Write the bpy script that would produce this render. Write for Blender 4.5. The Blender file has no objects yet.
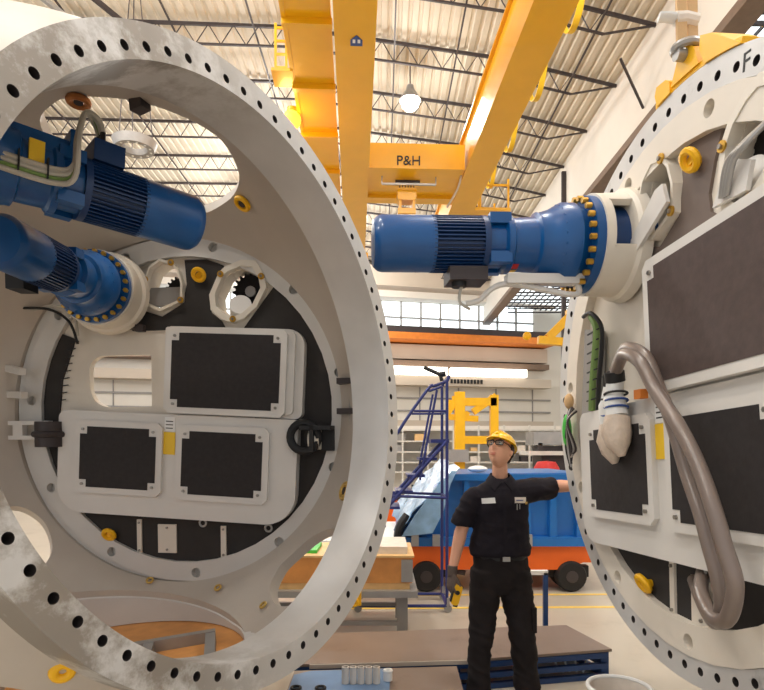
import bpy, bmesh, math, random
from mathutils import Vector, Matrix
from mathutils.bvhtree import BVHTree
random.seed(7)
S = bpy.context.scene
COL = S.collection
PI = math.pi
H = 1.78                      # camera height above the floor
FPX, CX, CYP = 591.4, 382.0, 448.2
def at(px, py, d):            # a measured point of the photo at distance d, in world metres
    return Vector(((px - CX) / FPX * d, d, (CYP - py) / FPX * d + H))

# ------------------------------------------------------------------ materials
def lin(c):
    return tuple(((v / 255) / 12.92 if v / 255 <= .04045 else ((v / 255 + .055) / 1.055) ** 2.4) for v in c)
MATS = {}
def mat(name, rgb, rough=.5, metal=0., var=.08, scale=6., bump=0., bscale=40., emit=0., spec=.5, stain=None, coat=0., side=None):
    m = bpy.data.materials.new(name); m.use_nodes = True
    nt = m.node_tree; N = nt.nodes; L = nt.links
    b = N['Principled BSDF']
    c = lin(rgb)
    tc = N.new('ShaderNodeTexCoord')
    nz = N.new('ShaderNodeTexNoise'); nz.inputs['Scale'].default_value = scale; nz.inputs['Detail'].default_value = 6
    L.new(tc.outputs['Object'], nz.inputs['Vector'])
    rp = N.new('ShaderNodeValToRGB')
    lo = [max(0, v * (1 - var)) for v in c]; hi = [min(1, v * (1 + var)) for v in c]
    rp.color_ramp.elements[0].position = .3; rp.color_ramp.elements[1].position = .7
    rp.color_ramp.elements[0].color = (*lo, 1); rp.color_ramp.elements[1].color = (*hi, 1)
    L.new(nz.outputs['Fac'], rp.inputs['Fac'])
    out = rp.outputs['Color']
    if stain:
        n2 = N.new('ShaderNodeTexNoise'); n2.inputs['Scale'].default_value = stain[1]; n2.inputs['Detail'].default_value = 8
        n2.inputs['Roughness'].default_value = .7
        L.new(tc.outputs['Object'], n2.inputs['Vector'])
        r2 = N.new('ShaderNodeValToRGB'); r2.color_ramp.elements[0].position = stain[2]; r2.color_ramp.elements[1].position = stain[2] + .12
        L.new(n2.outputs['Fac'], r2.inputs['Fac'])
        fac = r2.outputs['Color']
        if side:                                   # the wear sits on one side of the part only
            sx = N.new('ShaderNodeSeparateXYZ'); L.new(tc.outputs['Object'], sx.inputs[0])
            mr_ = N.new('ShaderNodeMapRange'); mr_.inputs['From Min'].default_value = side[0]; mr_.inputs['From Max'].default_value = side[1]
            L.new(sx.outputs['X'], mr_.inputs['Value'])
            mm = N.new('ShaderNodeMath'); mm.operation = 'MULTIPLY'; L.new(fac, mm.inputs[0]); L.new(mr_.outputs[0], mm.inputs[1]); fac = mm.outputs[0]
        mx = N.new('ShaderNodeMix'); mx.data_type = 'RGBA'
        L.new(fac, mx.inputs['Factor']); L.new(out, mx.inputs[6]); mx.inputs[7].default_value = (*lin(stain[0]), 1)
        out = mx.outputs[2]
    L.new(out, b.inputs['Base Color'])
    b.inputs['Roughness'].default_value = rough; b.inputs['Metallic'].default_value = metal
    b.inputs['Specular IOR Level'].default_value = spec
    b.inputs['Coat Weight'].default_value = coat
    if bump:
        n3 = N.new('ShaderNodeTexNoise'); n3.inputs['Scale'].default_value = bscale; n3.inputs['Detail'].default_value = 4
        L.new(tc.outputs['Object'], n3.inputs['Vector'])
        bp = N.new('ShaderNodeBump'); bp.inputs['Strength'].default_value = bump; bp.inputs['Distance'].default_value = .01
        L.new(n3.outputs['Fac'], bp.inputs['Height']); L.new(bp.outputs['Normal'], b.inputs['Normal'])
    if emit:
        b.inputs['Emission Color'].default_value = (*c, 1); b.inputs['Emission Strength'].default_value = emit
    MATS[name] = m
    return m
mat('hub_paint', (208, 205, 200), .42, var=.04, scale=3, bump=.05, bscale=60, coat=.1)
mat('hub_inner', (190, 180, 168), .5, var=.05, scale=2.5, bump=.08, bscale=50)
mat('flange_metal', (202, 200, 197), .4, .15, var=.07, scale=5, stain=((150, 145, 138), 2.2, .6))
mat('flange_worn', (202, 200, 197), .42, .12, var=.05, scale=5, stain=((142, 134, 124), 2.6, .42), side=(.25, -.55))
mat('hole_shade', (58, 52, 50), .6, .2, var=.1)  # bolt-hole walls: the shade inside the holes is put into this dark colour
mat('cream', (222, 213, 199), .5, var=.03, scale=5)
mat('cream_bright', (224, 216, 202), .45, var=.03, scale=5)
mat('cover_white', (218, 214, 208), .42, var=.03, scale=4)
mat('black_panel', (38, 33, 33), .75, var=.2, scale=30, bump=.3, bscale=14)
mat('black_liner', (46, 42, 40), .8, var=.15, scale=10)
mat('brown_liner', (112, 98, 90), .7, var=.08, scale=8)
mat('brown_panel', (78, 64, 60), .7, var=.12, scale=25, bump=.5, bscale=7)
mat('blue_motor', (8, 80, 142), .3, var=.1, scale=6, coat=.12, spec=.5)
mat('blue_dark', (12, 52, 100), .38, var=.1, scale=6)
mat('bolt_yellow', (206, 160, 62), .35, .6, var=.15)
mat('bolt_steel', (150, 145, 138), .35, .8)
mat('gear_black', (30, 28, 28), .4, .5)
mat('yellow_crane', (238, 176, 12), .3, var=.03, scale=2, coat=.3)
mat('yellow', (244, 184, 12), .4, var=.05)
mat('orange', (238, 104, 22), .45, var=.05, scale=3)
mat('amber', (222, 128, 48), .5)
mat('sticker_yellow', (244, 200, 40), .5, var=.02)
mat('sticker_white', (235, 235, 232), .5, var=.02)
mat('black', (22, 22, 24), .55)
mat('dark_steel', (62, 54, 54), .55, .1)
mat('steel', (165, 163, 160), .4, .5)
mat('deck', (208, 197, 178), .6, var=.04, scale=1.5)
mat('wall_white', (226, 220, 210), .6, var=.03, scale=1)
mat('wall_beige', (196, 182, 166), .6, var=.04, scale=1)
mat('brown_trim', (120, 100, 84), .6)
mat('floor', (186, 176, 160), .34, var=.06, scale=.8, stain=((172, 162, 146), .9, .55))
mat('floor_yellow', (236, 200, 90), .5)
mat('plate_brown', (140, 122, 108), .42, .2, var=.08, scale=2.5, stain=((122, 104, 92), 3, .58))
mat('frame_blue', (28, 62, 112), .4)
mat('ladder_blue', (34, 44, 108), .4)
mat('cart_blue', (22, 104, 178), .35, var=.06, scale=3, coat=.2)
mat('wrap_blue', (146, 186, 222), .22, var=.25, scale=5, bump=.4, bscale=8, coat=.3)
mat('mat_blue', (110, 140, 176), .6, var=.08)
mat('rubber', (28, 25, 24), .8)
mat('wood', (216, 150, 82), .55, var=.12, scale=8)
mat('wood_pale', (226, 186, 128), .55, var=.1, scale=8)
mat('paper', (226, 216, 204), .6, var=.08, scale=12)
mat('green', (70, 190, 70), .5)
mat('sling', (214, 176, 128), .75, var=.06, bump=.2)
mat('grey_cable', (120, 106, 98), .32, var=.08, spec=.6)
mat('pale_cable', (190, 184, 172), .5)
mat('green_cable', (120, 150, 80), .5)
mat('plastic_wrap', (214, 196, 178), .3, var=.1, scale=20, bump=.6, bscale=40)
mat('skin', (226, 168, 138), .5, var=.04, scale=20)
mat('lips', (200, 126, 108), .5)
mat('hair', (60, 42, 32), .6, var=.2, scale=60)
mat('shirt', (31, 27, 34), .85, spec=.25, var=.15, scale=12, bump=.35, bscale=14)
mat('trousers', (36, 31, 31), .88, spec=.25, var=.15, scale=12, bump=.35, bscale=12)
mat('glove', (92, 78, 70), .8, var=.15, scale=30)
mat('boot', (92, 52, 34), .6)
mat('helmet', (250, 196, 6), .25, var=.02, coat=.4)
mat('eye_white', (240, 236, 230), .3)
mat('red', (206, 40, 36), .5)
mat('badge_blue', (34, 70, 140), .5)
mat('grey_machine', (150, 146, 142), .5)
mat('brass', (206, 170, 90), .4, .4)
mat('copper', (176, 112, 60), .4, .5)
mat('shelf_white', (214, 210, 202), .5)
mat('window_light', (236, 246, 250), .5, emit=1.5, var=.0)
mat('tube_light', (255, 246, 232), .5, emit=3.0, var=.0)
mat('lamp_glow', (255, 244, 226), .5, emit=22., var=0)
mat('lamp_orange', (255, 150, 40), .5, emit=5., var=0)
g = bpy.data.materials.new('lens_glass'); g.use_nodes = True
pb = g.node_tree.nodes['Principled BSDF']; pb.inputs['Transmission Weight'].default_value = .9; pb.inputs['Roughness'].default_value = .05
pb.inputs['Base Color'].default_value = (.75, .8, .8, 1); pb.inputs['IOR'].default_value = 1.1; MATS['lens_glass'] = g

# ------------------------------------------------------------------ mesh builder
class MB:
    def __init__(s): s.bm = bmesh.new()
    def _add(s, cos, faces, M=None):
        vs = [s.bm.verts.new(M @ Vector(c) if M is not None else Vector(c)) for c in cos]
        for f in faces:
            try: s.bm.faces.new([vs[i] for i in f])
            except ValueError: pass
        return s
    def box(s, a, b, M=None):
        x0, y0, z0 = a; x1, y1, z1 = b
        return s._add([(x0,y0,z0),(x1,y0,z0),(x1,y1,z0),(x0,y1,z0),(x0,y0,z1),(x1,y0,z1),(x1,y1,z1),(x0,y1,z1)],
                      [(0,3,2,1),(4,5,6,7),(0,1,5,4),(1,2,6,5),(2,3,7,6),(3,0,4,7)], M)
    def cbox(s, c, sz, M=None):
        return s.box([c[i] - sz[i] / 2 for i in range(3)], [c[i] + sz[i] / 2 for i in range(3)], M)
    def prism(s, poly, z0, z1, M=None):
        n = len(poly); cos = [(p[0], p[1], z0) for p in poly] + [(p[0], p[1], z1) for p in poly]
        return s._add(cos, [tuple(range(n))[::-1], tuple(range(n, 2 * n))] + [(i, (i + 1) % n, n + (i + 1) % n, n + i) for i in range(n)], M)
    def bar(s, p, q, w=.05, h=None, up=(0, 0, 1)):
        p = Vector(p); q = Vector(q); t = (q - p); l = t.length; t.normalize()
        u = Vector(up)
        if abs(t.dot(u)) > .98: u = Vector((0, 1, 0))
        x = t.cross(u).normalized(); y = x.cross(t).normalized(); h = h or w
        M = Matrix((( x[0], y[0], t[0], p[0]), (x[1], y[1], t[1], p[1]), (x[2], y[2], t[2], p[2]), (0, 0, 0, 1)))
        return s.box((-w / 2, -h / 2, 0), (w / 2, h / 2, l), M)
    def lathe(s, prof, n=32, M=None, caps=True, a0=0., a1=2 * PI):
        full = abs(a1 - a0 - 2 * PI) < 1e-6
        k = n if full else n + 1; cos = []; m = len(prof)
        for i in range(k):
            a = a0 + (a1 - a0) * i / n
            for r, z in prof: cos.append((r * math.cos(a), r * math.sin(a), z))
        fs = []
        for i in range(n):
            j = (i + 1) % k
            for t in range(m - 1): fs.append((i * m + t, j * m + t, j * m + t + 1, i * m + t + 1))
        if caps and full:
            if prof[0][0] > 1e-6: fs.append(tuple(i * m for i in range(k))[::-1])
            if prof[-1][0] > 1e-6: fs.append(tuple(i * m + m - 1 for i in range(k)))
        return s._add(cos, fs, M)
    def cyl(s, p, q, r, r2=None, n=16):
        p = Vector(p); q = Vector(q); t = q - p; l = t.length
        M = Matrix.Translation(p) @ t.to_track_quat('Z', 'Y').to_matrix().to_4x4()
        return s.lathe([(r, 0), (r if r2 is None else r2, l)], n, M)
    def rings(s, R, closed=False, caps=True):
        n = len(R[0]); cos = [c for r in R for c in r]; fs = []
        m = len(R)
        for i in range(m if closed else m - 1):
            a = i * n; b = ((i + 1) % m) * n
            for k in range(n): fs.append((a + k, a + (k + 1) % n, b + (k + 1) % n, b + k))
        if caps and not closed: fs.append(tuple(range(n))[::-1]); fs.append(tuple(range((m - 1) * n, m * n)))
        return s._add(cos, fs)
    def tube(s, pts, r, n=8, closed=False, caps=True, flat=1.):
        pts = [Vector(p) for p in pts]; m = len(pts); R = []; x = None
        for i, p in enumerate(pts):
            a = pts[(i - 1) % m] if (closed or i) else p; b = pts[(i + 1) % m] if (closed or i < m - 1) else p
            t = (b - a).normalized()
            if x is None:
                x = t.cross(Vector((0, 0, 1)));
                if x.length < .05: x = t.cross(Vector((0, 1, 0)))
            x = (x - t * x.dot(t)).normalized(); y = t.cross(x)
            rr = r[i] if isinstance(r, (list, tuple)) else r
            R.append([p + x * math.cos(2 * PI * k / n) * rr + y * math.sin(2 * PI * k / n) * rr * flat for k in range(n)])
        return s.rings(R, closed, caps)
    def loft(s, secs, n=16, ref=(1, 0, 0), cap=True):
        """secs: (centre, rx, ry) along a path; rx lies along ref, ry across it; ends rounded."""
        P = [Vector(c[0]) for c in secs]; R = []; m = len(P)
        for i, c in enumerate(secs):
            t = (P[min(i + 1, m - 1)] - P[max(i - 1, 0)]).normalized()
            x = Vector(ref); x = (x - t * x.dot(t)).normalized(); y = t.cross(x)
            R.append([P[i] + x * math.cos(2 * PI * k / n) * c[1] + y * math.sin(2 * PI * k / n) * c[2] for k in range(n)])
        return s.rings(R)
    def torus(s, c, R, r, M3=None, n=20, k=8):
        pts = []
        for i in range(n):
            v = Vector((R * math.cos(2 * PI * i / n), R * math.sin(2 * PI * i / n), 0))
            pts.append(Vector(c) + (M3 @ v if M3 is not None else v))
        return s.tube(pts, r, k, closed=True)
    def ball(s, c, r, M=None, n=16):
        rx, ry, rz = (r, r, r) if not isinstance(r, (tuple, list)) else r
        prof = []; h = n // 2; R = []
        cos = []; fs = []
        for i in range(h + 1):
            th = PI * i / h
            for k in range(n):
                cos.append((c[0] + rx * math.sin(th) * math.cos(2 * PI * k / n), c[1] + ry * math.sin(th) * math.sin(2 * PI * k / n), c[2] + rz * math.cos(th)))
        for i in range(h):
            for k in range(n):
                q = [i * n + k, (i + 1) * n + k, (i + 1) * n + (k + 1) % n, i * n + (k + 1) % n]
                fs.append(q)
        s._add(cos, fs, M); bmesh.ops.remove_doubles(s.bm, verts=s.bm.verts, dist=1e-6); return s
    def holed_ring(s, r0, r1, rb, rh, N, z0, z1, ph=0., sign=1, blind=None):
        D = PI / N
        rings = []
        for i in range(N):
            a = ph + sign * 2 * D * i
            ol = []
            for k in range(16):
                if k <= 4: ol.append((a + D - 2 * D * k / 4, r1))
                elif k < 8: ol.append((a - D, r1 + (r0 - r1) * (k - 4) / 4))
                elif k <= 12: ol.append((a - D + 2 * D * (k - 8) / 4, r0))
                else: ol.append((a + D, r0 + (r1 - r0) * (k - 12) / 4))
            O = [(r * math.cos(t), r * math.sin(t)) for t, r in ol]
            hc = Vector((rb * math.cos(a), rb * math.sin(a))); er = hc.normalized(); et = Vector((-er.y, er.x))
            Hh = []
            for k in range(16):
                th = math.radians(45 + 22.5 * k); p = hc + et * math.cos(th) * rh + er * math.sin(th) * rh
                Hh.append((p.x, p.y))
            zb = z0 if blind is None else blind
            cos = [(x, y, z1) for x, y in O] + [(x, y, z1) for x, y in Hh] + [(x, y, z0) for x, y in O] + [(x, y, zb) for x, y in Hh]
            fs = []
            for k in range(16):
                j = (k + 1) % 16
                fs.append((k, j, 16 + j, 16 + k)); fs.append((16 + k, 16 + j, 48 + j, 48 + k))
                if blind is None: fs.append((32 + k, 48 + k, 48 + j, 32 + j))
                if k < 4 or 8 <= k < 12: fs.append((k, 32 + k, 32 + j, j))
            if blind is not None: fs.append(tuple(range(48, 64))); fs.append(tuple(range(32, 48)))
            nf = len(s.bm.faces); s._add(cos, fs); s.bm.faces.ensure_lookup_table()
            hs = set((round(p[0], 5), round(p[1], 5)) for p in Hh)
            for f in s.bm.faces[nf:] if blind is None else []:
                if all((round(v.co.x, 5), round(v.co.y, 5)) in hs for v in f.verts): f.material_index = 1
        bmesh.ops.remove_doubles(s.bm, verts=s.bm.verts, dist=1e-5)
        return s
    def build(s, name, m, parent=None, smooth=35, M=None, bevel=0.):
        bm = s.bm
        if bevel:
            es = [e for e in bm.edges if len(e.link_faces) == 2 and e.calc_face_angle(0) > .7]
            bmesh.ops.bevel(bm, geom=es, offset=bevel, segments=2, affect='EDGES', clamp_overlap=True)
        bmesh.ops.recalc_face_normals(bm, faces=bm.faces)
        me = bpy.data.meshes.new(name); bm.to_mesh(me); bm.free()
        return link(name, me, m, parent, smooth, M)
def shade(me, ang):
    if not ang: return
    bm = bmesh.new(); bm.from_mesh(me)
    for f in bm.faces: f.smooth = True
    for e in bm.edges:
        if len(e.link_faces) != 2 or e.calc_face_angle(0) > math.radians(ang): e.smooth = False
    bm.to_mesh(me); bm.free()
def link(name, me, m, parent=None, smooth=35, M=None):
    shade(me, smooth)
    o = bpy.data.objects.new(name, me); COL.objects.link(o)
    if isinstance(m, str): m = MATS[m]
    if m and not me.materials:
        me.materials.append(m)
        if any(p.material_index for p in me.polygons): me.materials.append(MATS['hole_shade'])
    if parent: o.parent = parent
    if M is not None: o.matrix_local = M
    return o
def tag(o, label=None, cat=None, group=None, kind=None):
    if label: o['label'] = label
    if cat: o['category'] = cat
    if group: o['group'] = group
    if kind: o['kind'] = kind
    return o
def thing(name, label, cat, M=None, group=None):
    o = bpy.data.objects.new(name, None); COL.objects.link(o); o.empty_display_size = .1
    if M is not None: o.matrix_world = M
    return tag(o, label, cat, group)
def struct(o): o['kind'] = 'structure'; return o
def evald(o):
    dg = bpy.context.evaluated_depsgraph_get(); dg.update()
    return bpy.data.meshes.new_from_object(o.evaluated_get(dg))
def frame(c, u, v, n):
    return Matrix(((u[0], v[0], n[0], c[0]), (u[1], v[1], n[1], c[1]), (u[2], v[2], n[2], c[2] + H), (0, 0, 0, 1)))
def T(x, y, z): return Matrix.Translation((x, y, z))
def RZ(a): return Matrix.Rotation(a, 4, 'Z')
def smooth_closed(P, k=6):
    n = len(P); out = []
    for i in range(n):
        a, b, c, d = (P[(i + j - 1) % n] for j in range(4))
        for t in range(k):
            t /= k
            out.append(tuple(.5 * (2 * b[q] + (c[q] - a[q]) * t + (2 * a[q] - 5 * b[q] + 4 * c[q] - d[q]) * t * t + (3 * b[q] - a[q] - 3 * c[q] + d[q]) * t ** 3) for q in range(len(b))))
    return out
def smooth_open(P, k=6):
    out = []; n = len(P)
    for i in range(n - 1):
        a, b, c, d = P[max(i - 1, 0)], P[i], P[i + 1], P[min(i + 2, n - 1)]
        for t in range(k):
            t /= k
            out.append(tuple(.5 * (2 * b[q] + (c[q] - a[q]) * t + (2 * a[q] - 5 * b[q] + 4 * c[q] - d[q]) * t * t + (3 * b[q] - a[q] - 3 * c[q] + d[q]) * t ** 3) for q in range(3)))
    out.append(tuple(P[-1])); return out
def rrect(u0, v0, u1, v1, r, n=6):
    rs = r if isinstance(r, (tuple, list)) else (r,) * 4      # bl, br, tr, tl
    out = []
    for (cx, cy, a, q) in ((u0, v0, PI, 0), (u1, v0, 1.5 * PI, 1), (u1, v1, 0, 2), (u0, v1, .5 * PI, 3)):
        q = rs[q]; sx = 1 if cx == u0 else -1; sy = 1 if cy == v0 else -1
        for k in range(n + 1):
            t = a + PI / 2 * k / n
            out.append((cx + sx * q + q * math.cos(t), cy + sy * q + q * math.sin(t)))
    return out
def text_mesh(txt, size, depth=.002):
    cu = bpy.data.curves.new('lettering', 'FONT'); cu.body = txt; cu.size = size; cu.extrude = depth; cu.align_x = 'CENTER'; cu.align_y = 'CENTER'
    o = bpy.data.objects.new('lettering', cu); COL.objects.link(o)
    me = evald(o); bpy.data.objects.remove(o); bpy.data.curves.remove(cu)
    return me

# ------------------------------------------------------------------ camera, light
cam = bpy.data.cameras.new('camera'); co = bpy.data.objects.new('camera', cam); COL.objects.link(co)
co.location = (0, 0, H); co.rotation_euler = (PI / 2, 0, 0)
cam.sensor_fit = 'HORIZONTAL'; cam.sensor_width = 36; cam.lens = FPX / 764 * 36
cam.shift_y = (CYP - 345) / 764; cam.clip_end = 200; cam.clip_start = .05
S.camera = co
S.view_settings.view_transform = 'Standard'; S.view_settings.look = 'None'; S.view_settings.gamma = 1; S.view_settings.use_curve_mapping = False
S.view_settings.exposure = 0.1
w = bpy.data.worlds.new('hall_daylight'); S.world = w; w.use_nodes = True
bg = w.node_tree.nodes['Background']; bg.inputs[0].default_value = (.97, .98, 1, 1); bg.inputs[1].default_value = .8

# ------------------------------------------------------------------ hall shell
def slab(name, a, b, m, M=None):
    return struct(MB().box(a, b).build(name, m, smooth=0, M=M))
slab('floor', (-32, -8, -.2), (16, 52, 0), 'floor')
for i, (p, q, wd) in enumerate((((-6, 6.45), (9, 6.75), .07), ((-6, 7.05), (9, 7.3), .07), ((2.2, 3.6), (9, 4.4), .05))):
    mb = MB(); d = Vector((q[0] - p[0], q[1] - p[1], 0)).normalized(); nn = Vector((-d.y, d.x, 0)) * wd / 2
    P = [Vector((*p, .002)) - nn, Vector((*q, .002)) - nn, Vector((*q, .002)) + nn, Vector((*p, .002)) + nn]
    mb._add([tuple(v) for v in P] + [tuple(v + Vector((0, 0, .002))) for v in P], [(0, 1, 2, 3), (4, 5, 6, 7), (0, 1, 5, 4), (1, 2, 6, 5), (2, 3, 7, 6), (3, 0, 4, 7)])
    struct(mb.build('trim_%d' % (i + 1), 'floor_yellow' if i < 2 else 'floor_yellow', smooth=0))
RX = [-16, -3, 4, 8.1]; RZs = [13.1, 13.35, 12.7, 11.95]           # roof profile: x, height above camera
def roof_z(x):
    for i in range(3):
        if x <= RX[i + 1]: return RZs[i] + (RZs[i + 1] - RZs[i]) * (x - RX[i]) / (RX[i + 1] - RX[i]) + H
    return RZs[3] + H
mb = MB(); prof = []; x = -16.; k = 0
while x < 8.1:
    z = roof_z(x) + .45
    prof += [(x, z), (x + .17, z), (x + .2, z + .05), (x + .29, z + .05)]; x += .32
pv = [(x, z) for x, z in prof]
mb._add([(x, -6, z) for x, z in pv] + [(x, 52, z) for x, z in pv] + [(x, -6, z + .02) for x, z in pv] + [(x, 52, z + .02) for x, z in pv],
        [(i, i + 1, len(pv) + i + 1, len(pv) + i) for i in range(len(pv) - 1)] + [(2 * len(pv) + i, 2 * len(pv) + i + 1, 3 * len(pv) + i + 1, 3 * len(pv) + i) for i in range(len(pv) - 1)])
struct(mb.build('ceiling', 'deck', smooth=0))
m_ = .08
def truss(y0):
    mb = MB(); xs = [-16 + .8 * i for i in range(31)]
    top = [Vector((x, y0 + m_ * x, roof_z(x) + .36)) for x in xs]
    bot = [Vector((x, y0 + m_ * x, roof_z(x) - .28)) for x in xs]
    bot = bot[:-2]
    for a, b in zip(top, top[1:]): mb.bar(a, b, .08, .09)
    for a, b in zip(bot, bot[1:]): mb.bar(a, b, .06, .06)
    for i in range(len(bot) - 1):
        mid = (bot[i] + bot[i + 1]) / 2
        mb.bar(top[i], mid, .026); mb.bar(mid, top[i + 1], .026)
    mb.bar(bot[-1], top[-1], .05)
    return mb
for i in range(16):
    struct(truss(5 + 2.9 * i).build('trim_%d' % (10 + i), 'dark_steel', smooth=0))
for i, x in enumerate((-12.5, -9.5, -6.5, -4, -1.9, .4, 2.4, 4.4, 6.2)):
    struct(MB().bar((x, -4, roof_z(x) - .2), (x, 48, roof_z(x) - .2), .05).build('trim_%d' % (40 + i), 'dark_steel', smooth=0))
for i, (a, b) in enumerate((((-13, 9, 14.7), (-8, 20, 14.3)), ((-8, 10, 14.5), (-13, 19, 14.6)), ((-9.5, 14, 14.6), (-5, 24, 14.6)), ((6.85, 17, 11.2 + H), (7.95, 18, 10.35 + H)))):
    struct(MB().bar(a, b, .12 if i < 3 else .06).build('trim_%d' % (50 + i), 'dark_steel' if i != 0 else 'steel', smooth=0))
# right wall: deep white fascia, brown lower edge, daylight strip, wall below
slab('wall_right', (15, -4, 0), (15.3, 52, 11.2 + H), 'wall_white')
slab('trim_60', (7.98, 2, 9.95 + H), (8.3, 52, 12.5 + H), 'wall_white')
slab('trim_61', (7.9, 2, 9.7 + H), (8.5, 52, 9.95 + H), 'brown_trim')
slab('window_1', (8.3, 2, 11.2 + H), (15, 52, 11.25 + H), 'window_light')
mb = MB()
for k in range(14): mb.box((8.7 + k * .45, 2, 11.1 + H), (8.74 + k * .45, 52, 11.2 + H))
for k in range(25): mb.box((8.3, 3 + 2 * k, 10.75 + H), (15, 3.08 + 2 * k, 10.85 + H)); mb.box((8.3, 3 + 2 * k, 11.05 + H), (15, 3.08 + 2 * k, 11.13 + H))
struct(mb.build('trim_62', 'dark_steel', smooth=0))
struct(MB().box((7.8, 25.6, 0), (7.98, 25.75, 12 + H)).build('trim_64', 'dark_steel', smooth=0))
# back wall, turned a little
BW = Matrix.Translation((0, 44, H)) @ RZ(math.atan(.22)) @ Matrix.Scale(1.57, 4)
def bw(name, x0, x1, y0, y1, z0, z1, m): return struct(MB().box((x0, y0, z0), (x1, y1, z1)).build(name, m, smooth=0, M=BW))
bw('wall_back', -20, 12, .6, .9, -1.12, 8.6, 'wall_white')
bw('trim_70', -20, 9, -1.2, -.2, 7.4, 8.3, 'wall_beige')
bw('trim_71', -20, 9, -.4, .3, 7.1, 7.4, 'wall_white')
bw('window_2', -20, 8, .5, .58, 5.75, 7.1, 'window_light')
mb = MB()
for k in range(26): mb.box((-18 + k, .36, 5.75), (-17.93 + k, .5, 7.1))
mb.box((-20, .34, 6.3), (8, .5, 6.36))
struct(mb.build('trim_72', 'grey_machine', smooth=0, M=BW))
bw('trim_73', -20, 8.6, -.5, .6, 5.45, 5.75, 'dark_steel')
bw('trim_74', -20, 8.6, -.9, .6, 5.08, 5.38, 'amber')
bw('trim_75', -20, 8.6, .1, .6, 4.3, 5.0, 'wall_beige')
bw('trim_76', -20, 8.6, -.1, .6, 3.95, 4.2, 'brown_trim')
bw('trim_77', -20, 8.6, -.3, .4, 3.0, 3.42, 'wall_beige')
for k in range(4):
    tag(MB().box((-9 + k * 4.1, -.5, 3.48), (-5.1 + k * 4.1, -.2, 3.86)).build('strip_light', 'tube_light', smooth=0, M=BW),
        'long white light strip on the far wall', 'light', 'light strips along the far wall')
mb = MB()
for k in range(4): mb.box((-20, .5, .55 + k * .62), (9, .61, .63 + k * .62))
for k in range(14): mb.box((-18 + 2 * k, .55, -1.12), (-17.95 + 2 * k, .61, 3))
struct(mb.build('trim_78', 'grey_machine', smooth=0, M=BW))
bw('trim_79', -20, 9, .2, .6, 1.05, 1.35, 'wall_beige')
mb = MB()
for k in range(10): mb.box((3.3 + k * .17, -.34, 3.12), (3.41 + k * .17, -.3, 3.32))
struct(mb.build('trim_80', 'black', smooth=0, M=BW))
mb = MB()
for k in range(24): mb.box((-6 + k * .62, .15, .72), (-5.75 + k * .62, .2, .84))
struct(mb.build('trim_81', 'black', smooth=0, M=BW))

# visible hall lamp, then the added fill lamps
def high_bay(x, y, z, power, label=None, vis=True):
    t = thing('high_bay_lamp', label, 'lamp', T(x, y, z))
    MB().lathe([(.05, .55), (.12, .5), (.16, .3)], 20).build('ballast_housing', 'steel', t)
    MB().lathe([(.16, .3), (.3, .1), (.36, -.02), (.37, -.02), (.31, .12), (.17, .32)], 24, caps=False).build('reflector', 'steel', t)
    MB().ball((0, 0, -.08), (.31, .31, .28), None, 24).build('bulb', 'lamp_glow', t)
    MB().cyl((0, 0, .5), (0, 0, max(.8, roof_z(x) - z + .3)), .02).build('hanging_rod', 'dark_steel', t)
    l = bpy.data.lights.new('lamp_light', 'POINT'); l.shadow_soft_size = .35; l.energy = power; l.color = (1, .985, .96)
    o = bpy.data.objects.new('lamp_light', l); COL.objects.link(o); o.parent = t; o.location = (0, 0, -.75)
    return t
high_bay(.97, 20.4, 12.0 + H, 350, 'bright white high-bay lamp hanging under the roof between the crane girders')
FILL_LAMPS = [(-9, -2), (-3, -2), (4, -2), (-9, 5), (-3.5, 4), (2.2, 5), (6.3, 4), (-10, 12), (-5.5, 12), (-7, 30), (-5, 26), (-6.5, 38), (-1.1, 29), (-1.6, 38)]  # unseen lamps added to brighten the roof, foreground and far wall
for x, y in FILL_LAMPS:
    high_bay(x, y, roof_z(x) - 1.8, 760, 'added high-bay lamp under the roof, out of view, brightening the hall')['group'] = 'added high-bay lamps out of view'

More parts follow.
